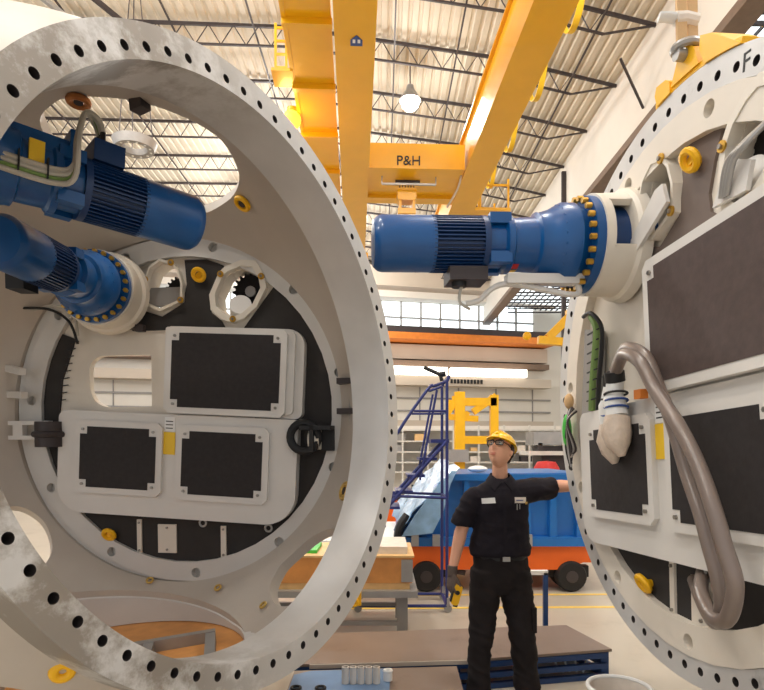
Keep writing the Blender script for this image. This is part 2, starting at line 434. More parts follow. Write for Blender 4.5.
# ------------------------------------------------------------------ gear motor (axis +z, base at z = 0)
def gear_motor(parent, M, boss=True, label=None, boxang=PI / 2, box=True, slot=.2):
    g = MB().lathe([(.17, .2), (.2, .28), (.215, .3), (.215, .36), (.18, .42), (.165, .47), (.165, .49), (.142, .5), (.135, .62), (.15, .63), (.15, .66), (.12, .67), (.12, .76)], 40, caps=True)
    for k in range(24):
        a = 2 * PI * k / 24; g.cyl((.195 * math.cos(a), .195 * math.sin(a), .36), (.195 * math.cos(a), .195 * math.sin(a), .385), .01, n=6)
    for k in range(4):
        a = PI / 4 + PI / 2 * k
        g.cbox((.14 * math.cos(a), .14 * math.sin(a), .70), (.055, .055, .11), None)
    go = g.build('gear_motor', 'blue_motor', parent, M=M)
    if label: go['label'] = label
    if boss:
        bo = MB().lathe([(.3, -.02), (.29, .03), (.27, .045), (.2, .045), (.2, -.02)], 48, caps=False).lathe([(.262, .155), (.262, .2), (.12, .2), (.12, .155), (.262, .155)], 48, caps=False)
        bo.lathe([(.27, .04), (.262, .16), (.235, .16), (.235, .04), (.27, .04)], 40, caps=False, a0=slot + .5, a1=slot - .5 + 2 * PI)
        for e in (slot - .5, slot + .5): bo.cbox((.2505, 0, .1), (.034, .01, .12), RZ(e))
        bo.build('mounting_boss', 'cream_bright', go)
        MB().cyl((0, 0, -.1), (0, 0, .17), .2, n=32).build('output_shaft_housing', 'blue_dark', go)
    MB().lathe([(.1, .2), (.25, .2), (.25, .245), (.22, .25), (.19, .25)], 48).build('mounting_flange', 'blue_motor', go)
    b0 = None
    for k in range(24):
        a = 2 * PI * (k + .5) / 24
        if b0 is None:
            b0 = MB().cyl((0, 0, 0), (0, 0, .03), .0155, n=6).build('bolt', 'bolt_yellow', go, smooth=0)
            b = b0
        else:
            b = b0.copy(); COL.objects.link(b); b.parent = go
        b.matrix_local = T(.233 * math.cos(a), .233 * math.sin(a), .248)
    f = MB().lathe([(.122, .76), (.122, 1.05)], 32)
    for k in range(44):
        a = 2 * PI * k / 44
        f.cbox((.13, 0, .905), (.03, .006, .28), RZ(a))
    f.lathe([(.1, .755), (.146, .755), (.146, .785), (.1, .785)], 32)
    f.build('finned_housing', 'blue_dark', go, smooth=40)
    MB().lathe([(.1, 1.03), (.143, 1.03), (.143, 1.3), (.138, 1.32), (.118, 1.345), (.0, 1.35)], 40).build('fan_cover', 'blue_motor', go)
    if box:
        R = RZ(boxang)
        MB().cbox((.2, 0, .9), (.13, .15, .19), R).build('terminal_box', 'blue_dark', go, bevel=.01)
    return go

# ------------------------------------------------------------------ hub with its pitch plate
def notched(u0, v0, u1, v1, n=.055):
    return [(u0 + n, v0), (u1 - n, v0), (u1 - n, v0 + n), (u1, v0 + n), (u1, v1 - n), (u1 - n, v1 - n), (u1 - n, v1), (u0 + n, v1), (u0 + n, v1 - n), (u0, v1 - n), (u0, v0 + n), (u0 + n, v0 + n)]
def panel(parent, u0, v0, u1, v1, z, black, bord=.045):
    fr = MB().prism(rrect(u0 - bord, v0 - bord, u1 + bord, v1 + bord, .035, 1), z - .02, z + .028).build('panel_frame', 'cover_white', parent, smooth=0, bevel=.004)
    MB().prism(notched(u0, v0, u1, v1), z, z + .031).build('panel_inset', black, fr, smooth=0)
    for (x, y) in ((u0 + .022, v0 + .022), (u1 - .022, v0 + .022), (u1 - .022, v1 - .022), (u0 + .022, v1 - .022)):
        MB().cyl((x, y, z + .02), (x, y, z + .04), .011, n=6).build('bolt', 'bolt_steel', fr, smooth=0)
    return fr
def arc(r, a0, a1, n=40):
    return [(r * math.cos(math.radians(a0 + (a1 - a0) * i / n)), r * math.sin(math.radians(a0 + (a1 - a0) * i / n))) for i in range(n + 1)]
def boolean(o, cutters):
    for c in cutters:
        md = o.modifiers.new('cut', 'BOOLEAN'); md.operation = 'DIFFERENCE'; md.object = c; md.solver = 'EXACT'
    me = evald(o); old = o.data; o.modifiers.clear(); o.data = me
    for c in cutters:
        d = c.data; bpy.data.objects.remove(c); bpy.data.meshes.remove(d)
    return o
def gear(parent, c, r, z):
    P = []
    for k in range(20):
        a = 2 * PI * k / 20
        for da, rr in ((-.1, r * .84), (-.05, r), (.05, r), (.1, r * .84)):
            P.append((c[0] + rr * math.cos(a + da), c[1] + rr * math.sin(a + da)))
    return MB().prism(P, z, z + .05).build('pinion_gear', 'gear_black', parent, smooth=0)
WIN1 = [(-.275, .97), (-.24, 1.06), (-.155, 1.115), (-.06, 1.09), (-.01, 1.03), (.022, .93), (.015, .80), (-.16, .73), (-.32, .80), (-.31, .9)]
WIN2 = [(.30, 1.0), (.345, 1.04), (.47, 1.085), (.58, 1.075), (.64, .97), (.655, .88), (.58, .74), (.48, .66), (.40, .635), (.31, .66), (.235, .73), (.225, .84)]
WIN2R = [(.345, .93), (.40, 1.01), (.49, 1.07), (.566, 1.09), (.66, 1.05), (.70, .95), (.69, .85), (.6, .7), (.5, .63), (.41, .62), (.345, .67), (.33, .80)]
def shrink(P, f):
    cx = sum(p[0] for p in P) / len(P); cy = sum(p[1] for p in P) / len(P)
    return [(cx + (x - cx) * f, cy + (y - cy) * f) for x, y in P]
def pitch_plate(hub, roll, liner, black, du=0., side='left', motor_uv=(-.556, .82), rin=1.152, rout=1.275):
    """plate in the hub's plate frame P (an Empty-free 4x4 is given by 'hub_plate')"""
    P = hub; W2 = WIN2 if side == 'left' else WIN2R
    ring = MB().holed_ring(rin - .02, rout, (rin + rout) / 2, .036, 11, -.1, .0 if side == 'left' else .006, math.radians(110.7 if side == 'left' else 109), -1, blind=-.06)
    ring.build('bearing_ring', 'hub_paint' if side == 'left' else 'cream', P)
    disc = MB().prism(arc(rin, 0, 356, 90), -.1, -.045).build('pitch_plate', 'cream', P, smooth=30)
    cut = [MB().prism(shrink(WIN1, .88), -.3, .2).build('c', None), MB().prism(shrink(W2, .78), -.3, .2).build('c', None)]
    if side == 'left': cut.append(MB().prism(rrect(-.76, .03, -.26, .42, (.16, .01, .01, .12)), -.3, .2).build('c', None))
    for c in cut: c.parent = P
    bpy.context.view_layer.update()
    boolean(disc, cut)
    shade(disc.data, 30)
    # dark rubber liner
    lt = [(.02, 1.11), (.19, 1.11), (.32, 1.06), (.25, .92), (.21, .80), (.22, .72), (.30, .655), (.33, .60), (-.40, .60), (-.40, .665), (-.345, .76), (-.16, .70), (.0, .79), (.035, .93)]
    MB().prism(lt, -.045, -.03).build('liner_patch', liner, P, smooth=0)
    MB().prism(arc(rin - .004, 52, -172, 70) + arc(.55, -172, 52, 40), -.045, -.032).build('liner_crescent', 'black_liner', P, smooth=0)
    if side == 'left':
        MB().prism([(-1.0, .60), (-.86, .55), (-.975, .235), (-1.01, -.1), (-1.13, -.16)] + arc(rin - .004, 188, 149, 12), -.045, -.03).build('liner_strip', liner, P, smooth=0)
    # gear windows: thick lips, gear, what is behind
    for W, f, nm in ((WIN1, .9, 'gear_window'), (W2, .8, 'gear_window')):
        b = MB(); n = len(W); I = shrink(W, f)
        cos = [(x, y, .012) for x, y in W] + [(x, y, .012) for x, y in I] + [(x, y, -.045) for x, y in W] + [(x, y, -.2) for x, y in I]
        fs = []
        for k in range(n):
            j = (k + 1) % n
            fs += [(k, j, n + j, n + k), (n + k, n + j, 3 * n + j, 3 * n + k), (k, 2 * n + k, 2 * n + j, j)]
        b._add(cos, fs)
        wobj = b.build(nm, 'cream_bright', P, smooth=0)
        for q in (0, n // 3, 2 * n // 3):
            px = (W[q][0] + I[q][0]) / 2; py = (W[q][1] + I[q][1]) / 2
            MB().cyl((px, py, .01), (px, py, .02), .024, n=12).build('rusty_spot', 'bolt_yellow', wobj)
            MB().cyl((px, py, .018), (px, py, .03), .011, n=6).build('bolt', 'bolt_steel', wobj, smooth=0)
    gw = gear(P, (.50, .88), .145, -.16)
    MB().cyl((.50, .88, -.2), (.50, .88, -.09), .04).build('gear_shaft', 'steel', gw)
    MB().cyl((.42, .72, -.14), (.45, .77, -.02), .085, .08, n=24).build('grease_can', 'cover_white', gw)
    gear(P, (-.06, .9), .12, -.17)
    if side == 'left':
        MB().prism([(-.31, .79), (-.02, .81), (.01, .93), (-.30, .93)], -.15, -.09).build('guard_plate', 'grey_machine', P, smooth=0)
    if side == 'left': MB().prism([(.36, .93), (.62, .86), (.64, 1.06), (.46, 1.07)], -.22, -.2).build('guard_plate', 'grey_machine', P, smooth=0)
    # small bits
    for x, y in ((.146, .987), (-.588, -.935)) if side == 'left' else ((.151, .971), (-.305, -.975)):
        e = MB().torus((x, y, .012), .04, .018, Matrix.Rotation(.5, 3, 'X'), 18, 8).build('lifting_eye', 'yellow', P)
        MB().cyl((x, y, -.04), (x, y, .012), .02).build('eye_stud', 'yellow', e)
    D = .26 if side == 'right' else 0
    for x, y0, y1, wd in ((-.362 + D, -1.08, -.82, .036), (-.14 + D, -1.07, -.855, .145), (.30 + D, -1.1, -.86, .04)):
        st = MB().box((x - wd / 2, y0, -.035), (x + wd / 2, y1, -.018)).build('cover_strip' if wd < .1 else 'cover_plate', 'cream', P, smooth=0)
        MB().cyl((x, y1 - .025, -.02), (x, y1 - .025, -.008), .009, n=6).build('bolt', 'bolt_steel', st, smooth=0)
        MB().cyl((x, y0 + .025, -.02), (x, y0 + .025, -.008), .009, n=6).build('bolt', 'bolt_steel', st, smooth=0)
    # covers
    R = RZ(math.radians(roll))
    up = MB().prism(rrect(-.105 + du, -.03, .92 + du, .61, (.03, .05, .12, .02)), -.03, .04).build('upper_cover', 'cover_white', P, smooth=30, M=R, bevel=.012)
    MB().prism(rrect(-.11 + du, .0, .86 + du, .60, (.02, .03, .05, .02)), .03, .075).build('cover_rim', 'cover_white', up, smooth=30, bevel=.008)
    panel(up, -.045 + du, .02, .765 + du, .555, .075, black)
    low = MB().prism(rrect(-.94 + du, -.80, .90 + du, -.035, (.2, .22, .03, .06)) if side == 'left' else rrect(-.93 + du, -.80, .95 + du, -.035, (.14, .22, .03, .06)), -.03, .06).build('lower_cover', 'cover_white', P, smooth=30, M=R, bevel=.015)
    panel(low, -.745 + du, -.60, -.15 + du, -.15, .06, 'black_panel')
    panel(low, .05 + du, -.61, .655 + du, -.15, .06, 'black_panel')
    s1 = MB().box((-.1 + du, -.16, .055), (-.02 + du, -.055, .064)).build('white_label', 'sticker_white', low, smooth=0)
    for k in range(3):
        MB().box((-.09 + du, -.14 + k * .025, .0635), (-.035 + du, -.133 + k * .025, .0645)).build('print_line', 'black', s1, smooth=0)
    MB().box((-.105 + du, -.33, .055), (-.015 + du, -.165, .0645)).build('yellow_label', 'sticker_yellow', low, smooth=0)
    for x, y in ((.7, -.83), (.2, -.825)):
        MB().torus((x, y, .02), .025, .008, None, 14, 6).build('small_eye', 'steel', low)
    return P

# ---- left hub: viewed through its near blade flange into the casting
FLc, FLu, FLv, FLn = (-.53493, 2.63948, .33865), (.463975, .885848, 0), (-.06347, .033243, .99743), (.883572, -.462783, .071649)
FBc, FBu, FBv, FBn = (-1.48155, 4.382175, .281775), (.992688, -.120705, 0), (-.0035, -.028784, .99958), (-.120654, -.992271, -.028996)
HC = Vector((-1.695943, 3.247573, .244506)); AX = Vector((-.090239, -.018125, .995755)); E1 = Vector(FLn); E2 = Vector((.45952, .886286, .057776))
HUBM = Matrix(((E1.x, E2.x, AX.x, HC.x), (E1.y, E2.y, AX.y, HC.y), (E1.z, E2.z, AX.z, HC.z + H), (0, 0, 0, 1)))
HUBI = HUBM.inverted()
hub = thing('turbine_hub', 'huge pale grey wind turbine hub casting on the left, seen into through its bolt-hole flange', 'turbine hub', HUBM)
def sd(az, el):
    a, e = math.radians(az), math.radians(el); return Vector((math.cos(e) * math.cos(a), math.cos(e) * math.sin(a), math.sin(e)))
shell = MB().ball((0, 0, 0), 1.79, n=144).build('hub_casting', 'hub_inner', hub)
cuts = [MB().ball((0, 0, 0), 1.72, n=144).build('c', None)]
def cutcyl(az, r, a=.7, b=2.4):
    d = Vector((math.cos(math.radians(az)), math.sin(math.radians(az)), 0)); return MB().cyl(d * a, d * b, r, n=128).build('c', None)
cuts += [cutcyl(0, 1.23), cutcyl(110.52, 1.276), cutcyl(-125, 1.23), cutcyl(0, 1.352, 1.15), cutcyl(-125, 1.352, 1.15)]
def cutout(azel, a=1.1, b=2.3, rr=1.72):
    D = [sd(*p) for p in azel]; m = sum(D, Vector()).normalized()
    x = m.orthogonal().normalized(); y = m.cross(x)
    P = smooth_closed([((d * rr).dot(x), (d * rr).dot(y)) for d in D], 5)
    M = Matrix(((x.x, y.x, m.x, 0), (x.y, y.y, m.y, 0), (x.z, y.z, m.z, 0), (0, 0, 0, 1)))
    return MB().prism(P, a, b, M).build('c', None)
TOPH = [(148.7, 78.5), (130, 84.9), (61.7, 84.6), (36, 71), (37.6, 59.1), (47.3, 54.6), (58, 52), (72, 51), (90, 51.5), (112, 57), (135, 67)]
OVAL = [(49.1, -50.3), (61, -52), (71.5, -48.9), (73.5, -44), (71.4, -40.6), (64.5, -34.8), (55.2, -32), (47.2, -33.2), (41.6, -37.1), (41.8, -45.4)]
LOV = [(161, -20.5), (156, -24), (154, -29), (154.6, -34.6), (160, -39), (168, -39), (173, -30), (169, -22)]
cuts += [cutout(TOPH), cutout(OVAL), cutout([(-a, e) for a, e in OVAL]), cutout(LOV)]
oc = Vector((.25 * math.cos(math.radians(170)), .25 * math.sin(math.radians(170)), 0))
cuts += [MB().cyl(oc + Vector((0, 0, -2.2)), oc + Vector((0, 0, -1.0)), .95, n=96).build('c', None), MB().box((-3, -3, -2.5), (3, 3, -1.5)).build('c', None)]
for c in cuts: c.parent = hub
bpy.context.view_layer.update()
boolean(shell, cuts); shade(shell.data, 30)
def local(c, u, v, n): return HUBI @ frame(c, u, v, n)
FLM = local(FLc, FLu, FLv, FLn); FBM = local(FBc, FBu, FBv, FBn)
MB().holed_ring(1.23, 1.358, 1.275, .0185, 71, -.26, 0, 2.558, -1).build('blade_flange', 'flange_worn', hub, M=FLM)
d3 = sd(-125, 0); F3 = Matrix(((-d3.y, 0, d3.x, d3.x * 1.314), (d3.x, 0, d3.y, d3.y * 1.314), (0, 1, 0, 0), (0, 0, 0, 1)))
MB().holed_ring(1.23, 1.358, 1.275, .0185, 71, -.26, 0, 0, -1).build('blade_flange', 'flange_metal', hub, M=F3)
R_ = []
for k in range(96):
    a = 2 * PI * k / 96; row = []
    for r_, top_ in ((.94, 1), (1.12, 1), (1.12, 0), (.94, 0)):
        x = oc.x + r_ * math.cos(a); y = oc.y + r_ * math.sin(a)
        row.append((x, y, max(-1.5, -math.sqrt(max(.1, 1.755 ** 2 - x * x - y * y))) if top_ else -1.54))
    R_.append(row)
MB().rings(R_, closed=True).build('shaft_flange', 'hub_paint', hub)
Pm = MB().lathe([(1.275, -.1), (1.34, -.1), (1.34, -.03), (1.276, -.03), (1.275, -.1)], 96, caps=False).build('seam_ring', 'hub_paint', hub, M=FBM)
Pm.name = 'pitch_assembly'
pitch_plate(Pm, -2.8, 'black_liner', 'black_panel', 0, 'left')
pa = at(107, 293, 4.32); dm = Vector((.05, -1, -.06)).normalized(); xm = Vector((0, 0, 1)).cross(dm).normalized(); ym = dm.cross(xm)
mo = gear_motor(hub, HUBI @ Matrix(((xm.x, ym.x, dm.x, pa.x), (xm.y, ym.y, dm.y, pa.y), (xm.z, ym.z, dm.z, pa.z), (0, 0, 0, 1))), True, 'lower blue gear motor', .6, False, 2.5)
MB().cbox((-.12, -.12, .9), (.1, .1, .16)).build('terminal_box', 'black', mo, bevel=.01)
e3 = Vector((.74, .67, -.045)).normalized(); E3 = Vector((-1.0, 3.2, 1.205))
z3 = e3; x3 = Vector((0, 0, 1)).cross(z3).normalized(); y3 = z3.cross(x3); B3 = E3 - z3 * 1.35
UM = HUBI @ frame(B3, x3, y3, z3)
mu = gear_motor(hub, UM, False, 'upper blue gear motor with cables', PI / 2 + .2, False)
MB().cbox((0, .1, .5), (.2, .12, .42)).cbox((0, .14, .7), (.24, .14, .03)).cbox((.0, .14, .3), (.26, .16, .03)).build('gear_casing', 'blue_motor', mu, smooth=0)
MB().cbox((-.02, .17, .86), (.17, .1, .14)).build('terminal_box', 'blue_dark', mu, bevel=.01)
tb = MB()
for k in range(5): tb.cyl((-.08 + .035 * k, .2, .83 + .012 * (k % 2)), (-.07 + .03 * k, .275, .835), .017, .012, n=8)
tb.build('cable_gland', 'black', mu)
for k, (r_, cm) in enumerate(((.013, 'pale_cable'), (.013, 'pale_cable'), (.009, 'green_cable'), (.012, 'pale_cable'))):
    o_ = .02 * k
    MB().tube(smooth_open([(-.07 + o_, .27, .835), (-.08 + o_, .32, .81), (-.13, .30, .74), (-.17 - o_ / 2, .15, .7), (-.18 - o_ / 2, .02 - o_, .69), (-.17, -.02 - o_, .62), (-.165, -.02 - o_, .4), (-.165, .0 - o_, .1)], 6), r_).build('cable', cm, mu)
MB().cbox((-.145, .04, .55), (.02, .1, .06)).build('yellow_label', 'sticker_yellow', mu, smooth=0)
MB().cbox((-.112, .13, .35), (.012, .05, .05)).build('white_label', 'sticker_white', mu, smooth=0)
for k in range(5): MB().cbox((-.172, -.03, .15 + .11 * k), (.03, .09, .006)).build('cable_tie', 'black', mu, smooth=0)
# small fittings on the inner wall
def on_wall(az, el, r=1.72): d = sd(az, el); return d, d * r
for az, el, r_, cm, nm in ((64.6, 48.8, .045, 'yellow', 'lifting_eye'), (54.4, -23.3, .05, 'brass', 'lifting_eye'), (61.7, 84.0, .05, 'copper', 'copper_ring'), (96.3, -50.5, .022, 'brass', 'small_hook'), (66, -53.5, .022, 'brass', 'small_hook'), (125, -47, .022, 'brass', 'small_hook')):
    d, p = on_wall(az, el); q = (-d).to_track_quat('Z', 'Y').to_matrix()
    e = MB().torus(p - d * .02, r_, r_ * .38, q, 18, 8).build(nm, cm, hub)
    if r_ > .03: MB().cyl(p - d * .03, p + d * .02, r_ * .5).build('eye_stud', 'dark_steel', e)
d, p = on_wall(36, 73); MB().cbox(p, (.09, .07, .1)).build('stop_block', 'dark_steel', hub, smooth=0)
# bracket beside the bearing ring, roller and clamp
cb = MB(); cb.box((1.27, -.12, .02), (1.32, .24, .09)); cb.build('bracket_rail', 'grey_machine', hub, M=FBM, bevel=.006)
for y in (.19, -.02):
    MB().box((1.19, y - .02, .0), (1.34, y + .02, .13)).build('bracket_jaw', 'dark_steel', hub, M=FBM, bevel=.006)
MB().cyl((1.345, -.04, .07), (1.345, -.15, .07), .05, n=20).build('bracket_roller', 'steel', hub, M=FBM)
ck = MB().box((.93, -.30, .0), (1.15, -.12, .03)).box((.93, -.15, .0), (1.15, -.12, .16)).box((1.0, -.30, .0), (1.03, -.12, .16)).build('lock_bracket', 'black', hub, M=FBM)
MB().torus((.95, -.2, .1), .1, .03, None, 24, 10).build('lock_hose', 'black', ck)
MB().cyl((.98, -.22, .06), (1.06, -.22, .06), .07, n=20).build('lock_pin', 'cream_bright', ck)
rl = MB().cyl((-1.02, -.27, .06), (-1.02, -.08, .06), .1, n=28).torus((-1.02, -.175, .06), .1, .025, Matrix.Rotation(PI / 2, 3, 'X'), 24, 8).build('guide_roller', 'dark_steel', hub, M=FBM)
for y in (-.09, -.2): MB().box((-1.33, y - .015, .05), (-1.0, y + .015, .1)).build('roller_arm', 'cover_white', rl)
MB().box((-1.3, -.19, .04), (-1.22, -.1, .09)).build('roller_block', 'cover_white', rl)
for el in (14.8, 8.2):
    a = sd(159, el) * 1.73; b = sd(157, el) * 1.5; MB().bar(a, b, .05).build('wall_bracket', 'cover_white', hub, smooth=0)
MB().tube(smooth_open([(-1.14, .75, .06), (-.95, .78, .08), (-.82, .72, .05), (-.80, .56, .03)], 6), .012).build('cable', 'pale_cable', hub, M=FBM)
MB().tube(smooth_open([(-1.25, .77, .08), (-.98, .75, .1), (-.84, .66, .07), (-.80, .5, .03)], 6), .01).build('cable', 'black', hub, M=FBM)
tt = MB()
for k in range(9):
    y = .52 - k * .055; x = -.86 - .115 * min(1, (k / 8) ** .7)
    tt.bar((x - .035, y, -.025), (x + .035, y + .01, -.02), .007)
tt.build('cable_tie_row', 'black', hub, M=FBM, smooth=0)
MB().bar((-.5, .60, .03), (-.33, .605, .03), .012).cbox((-.30, .605, .03), (.06, .05, .05)).build('door_latch', 'dark_steel', hub, M=FBM, smooth=0)
nd = FLM @ Vector((-.885, -1.045, -.165))
MB().torus(nd, .026, .016, (HUBI.to_3x3() @ Vector((.5, -.8, -.3))).to_track_quat('Z', 'Y').to_matrix(), 18, 10).build('lifting_eye', 'yellow', hub)

# ---- right hub: its pitch plate faces the aisle
FRc, FRu, FRv, FRn = (1.35745, 2.7251, .2822), (.099631, -.995025, 0), (-.022884, -.002291, .999736), (-.994761, -.099604, -.022998)
RM = frame(FRc, FRu, FRv, FRn)
hub2 = thing('turbine_hub', 'pale turbine hub hanging at right, its covered pitch plate facing the aisle', 'turbine hub', RM)
prof = [(1.65 * math.sin(math.radians(a)), 1.65 * math.cos(math.radians(a)) - 1.314) for a in [47.7 + (180 - 47.7) * i / 40 for i in range(41)]]
prof_in = [(1.55 * math.sin(math.radians(a)), 1.55 * math.cos(math.radians(a)) - 1.314) for a in [44.2 + (180 - 44.2) * i / 30 for i in range(31)]][::-1]
MB().lathe(prof + prof_in + [prof[0]], 96, caps=False).build('hub_casting', 'hub_inner', hub2)
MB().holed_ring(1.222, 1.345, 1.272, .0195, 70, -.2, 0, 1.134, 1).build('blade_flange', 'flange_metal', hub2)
fm = text_mesh('F', .1, .0008); fo = link('stamped_letter', fm, 'black', hub2, 0)
a_ = 1.134 + .045; fo.matrix_local = T(1.275 * math.cos(a_), 1.275 * math.sin(a_), .0009) @ RZ(math.radians(-8))
Pr = MB().lathe([(1.1, -.1), (1.222, -.1), (1.222, -.05), (1.1, -.05), (1.1, -.1)], 96, caps=False).build('pitch_assembly', 'cream', hub2)
pitch_plate(Pr, 2.4, 'brown_liner', 'brown_panel', 0.02, 'right', rin=1.095, rout=1.222)
mr = gear_motor(hub2, T(-.48, .81, 0), True, 'blue gear motor standing out over the aisle', -PI / 2 - .3, False)
MB().cbox((0, -.17, .86), (.16, .07, .2)).build('terminal_box', 'dark_steel', mr, bevel=.01)
MB().cyl((0.02, -.19, .9), (.02, -.23, .9), .04).build('cable_gland', 'black', mr)
MB().cbox((.06, -.2, .45), (.07, .05, .42)).build('cable_duct', 'cover_white', mr, bevel=.008)
MB().tube(smooth_open([(.05, -.2, .28), (.07, -.28, .3), (.05, -.22, .66), (.02, -.3, .8), (.0, -.31, .86)], 8), .016).build('cable', 'cover_white', mr)
MB().tube(smooth_open([(.02, -.2, .88), (.02, -.3, .9), (.0, -.34, .84)], 6), .008).build('cable', 'pale_cable', mr)
MB().lathe([(.1365, .59), (.1385, .59), (.1385, .655), (.1365, .655)], 12, RZ(-2.0), caps=False, a0=0, a1=.55).build('yellow_label', 'sticker_yellow', mr)
MB().lathe([(.1365, .59), (.139, .59), (.139, .655), (.1365, .655)], 12, RZ(-1.36), caps=False, a0=0, a1=.3).build('red_label', 'red', mr)
# window cover plates, cable tray, wiring
MB().prism([(-.29, .77), (-.06, .93), (.0, .935), (.03, .84), (-.26, .69)], .03, .05).build('window_cover', 'cover_white', hub2, smooth=0)
MB().prism([(.33, .69), (.43, .84), (.55, .78), (.52, .68)], .02, .04).build('window_cover', 'cover_white', hub2, smooth=0)
for k in range(3):
    MB().tube(smooth_open([(.40 + .015 * k, .7, .05), (.46 + .02 * k, .80, .07), (.53 + .02 * k, .84, .06), (.6, .92, -.02)], 6), .012).build('cable', 'steel', hub2)
for P4 in ([(-.5, .87)],):
    pass
MB().prism([(-.83, .43), (-.73, .40), (-.77, -.07), (-.90, -.09)], -.03, .05).build('cable_tray', 'grey_machine', hub2, smooth=0, bevel=.008)
MB().tube(smooth_open([(-.70, .48, .07), (-.64, .40, .07), (-.66, .27, .07), (-.70, .10, .07), (-.74, -.06, .06)], 6), .02).build('cable', 'green_cable', hub2)
MB().tube(smooth_open([(-.80, .5, .07), (-.66, .49, .09), (-.58, .40, .07), (-.60, .27, .06), (-.64, .10, .06), (-.68, -.06, .05)], 6), .012).build('cable', 'black', hub2)
tt = MB()
for k in range(8): tt.bar((-.74 - .004 * k, .38 - k * .055, .075), (-.60 - .008 * k, .39 - k * .055, .075), .007)
tt.build('cable_tie_row', 'black', hub2, smooth=0)
CA = [(-.374, .05, .12), (-.19, .15, .17), (-.076, .165, .2), (.08, .105, .22), (.194, -.03, .22), (.384, -.186, .24), (.503, -.339, .24), (.602, -.496, .25), (.651, -.613, .25), (.689, -.744, .24), (.622, -.876, .22), (.489, -.917, .18), (.295, -.869, .1), (.138, -.814, -.02)]
CB = [(-.394, .104, .1), (-.2, .19, .15), (-.094, .197, .17), (.059, .128, .18), (.163, -.031, .18), (.27, -.182, .19), (.352, -.366, .19), (.447, -.515, .2), (.50, -.641, .2), (.535, -.764, .19), (.521, -.871, .17), (.422, -.954, .13), (.232, -.933, .05), (.053, -.879, -.03)]
MB().tube(smooth_open(CA, 8), .029, 14).build('power_cable', 'grey_cable', hub2)
MB().tube(smooth_open(CB, 8), .029, 14).build('power_cable', 'grey_cable', hub2)
for p, q, r in (((-.374, .05, .12), (-.40, -.16, .12), .05), ((-.30, .06, .14), (-.27, -.12, .15), .055)):
    pl = MB().tube(smooth_open([p, ((p[0] + q[0]) / 2 - .01, (p[1] + q[1]) / 2, p[2] + .01), q], 5), [r * .8] * 5 + [r] * 6, 12).build('cable_plug', 'sticker_white', hub2)
    MB().tube([Vector(p) + Vector((0, .0, 0)), Vector(p) + Vector((0.01, .05, .01))], r * .9, 12).build('plug_tape', 'black', pl)
    for k in range(3):
        c = Vector(p).lerp(Vector(q), .35 + .2 * k)
        MB().torus(c, r * 1.0, .006, (Vector(q) - Vector(p)).to_track_quat('Z', 'Y').to_matrix(), 16, 6).build('print_line', 'badge_blue' if k else 'black', pl)
    MB().tube([q, Vector(q) + Vector((.01, -.08, .01)), Vector(q) + Vector((.03, -.14, .01)), Vector(q) + Vector((.04, -.2, 0))], [r * 1.1, r * 1.35, r * 1.05, r * .3], 12).build('wrap_bag', 'plastic_wrap', pl)
MB().cbox((-.13, -.02, .1), (.06, .045, .04)).build('orange_clip', 'amber', hub2, smooth=0)
for k in range(6):
    x = -1.09 + .02 * k; MB().tube(smooth_open([(x, .0 - .01 * k, .04), (x + .02, -.12, .07 + .008 * k), (x - .03 + .01 * k, -.28, .06), (x + .05 - .02 * k, -.42 + .02 * k, .06)], 5), .007, 6).build('loose_wire', ('black', 'steel', 'dark_steel')[k % 3], hub2)
MB().ball((-1.12, -.17, .05), (.03, .11, .03)).build('wire_tag', 'green', hub2)
MB().ball((-1.08, .02, .05), (.035, .05, .03)).build('wire_knot', 'sling', hub2)

# ------------------------------------------------------------------ overhead crane
CM = Matrix.Translation((0, 0, H)) @ RZ(math.atan(.046))
crane = thing('bridge_crane', 'yellow overhead bridge crane with two long box girders and a hoist between them', 'crane', CM)
def part(mb, name, m, parent, smooth=0, bevel=0., M=None): return mb.build(name, m, parent, smooth, M, bevel)
gB = part(MB().box((-.315, -2, 7.5), (.325, 27, 8.9)).box((-.37, -2, 7.46), (.38, 27, 7.5)), 'girder', 'yellow_crane', crane)
gC = part(MB().box((3.06, -2, 7.5), (3.66, 23, 8.68)).box((2.98, -2, 7.46), (3.74, 23, 7.5)).box((2.98, -2, 8.68), (3.74, 23, 8.72)), 'girder', 'yellow_crane', crane)
wk = MB().box((-1.27, -2, 7.62), (-.42, 25, 7.7)).box((-1.3, -2, 7.6), (-1.22, 25, 7.95))
for k in range(13): wk.box((-1.3, 1 + 1.9 * k, 7.5), (-.4, 1.12 + 1.9 * k, 7.62))
wk = part(wk, 'walkway', 'yellow_crane', crane)
# fixed bracket ladder on the walkway edge
bl = MB()
for x in (-1.62, -1.4): bl.bar((x, 12.2, 7.62), (x, 12.2, 8.7), .05)
for k in range(4): bl.bar((-1.62, 12.2, 7.8 + .27 * k), (-1.4, 12.2, 7.8 + .27 * k), .04)
bl.box((-1.68, 11.95, 7.58), (-1.25, 12.5, 7.64))
part(bl, 'access_ladder', 'yellow_crane', wk)
sh = MB().prism([(-.11, .13), (.11, .13), (.11, -.02), (.0, -.15), (-.11, -.02)], 0, .01, Matrix.Translation((.03, 10.83, 7.455)) @ Matrix.Rotation(PI, 4, 'X') @ RZ(PI)).build('shield_badge', 'badge_blue', gB, 0)
for x in (-.045, .045):
    MB().cbox((x + .03, 10.83, 7.443), (.05, .09, .006)).build('badge_figure', 'sticker_white', sh, 0)
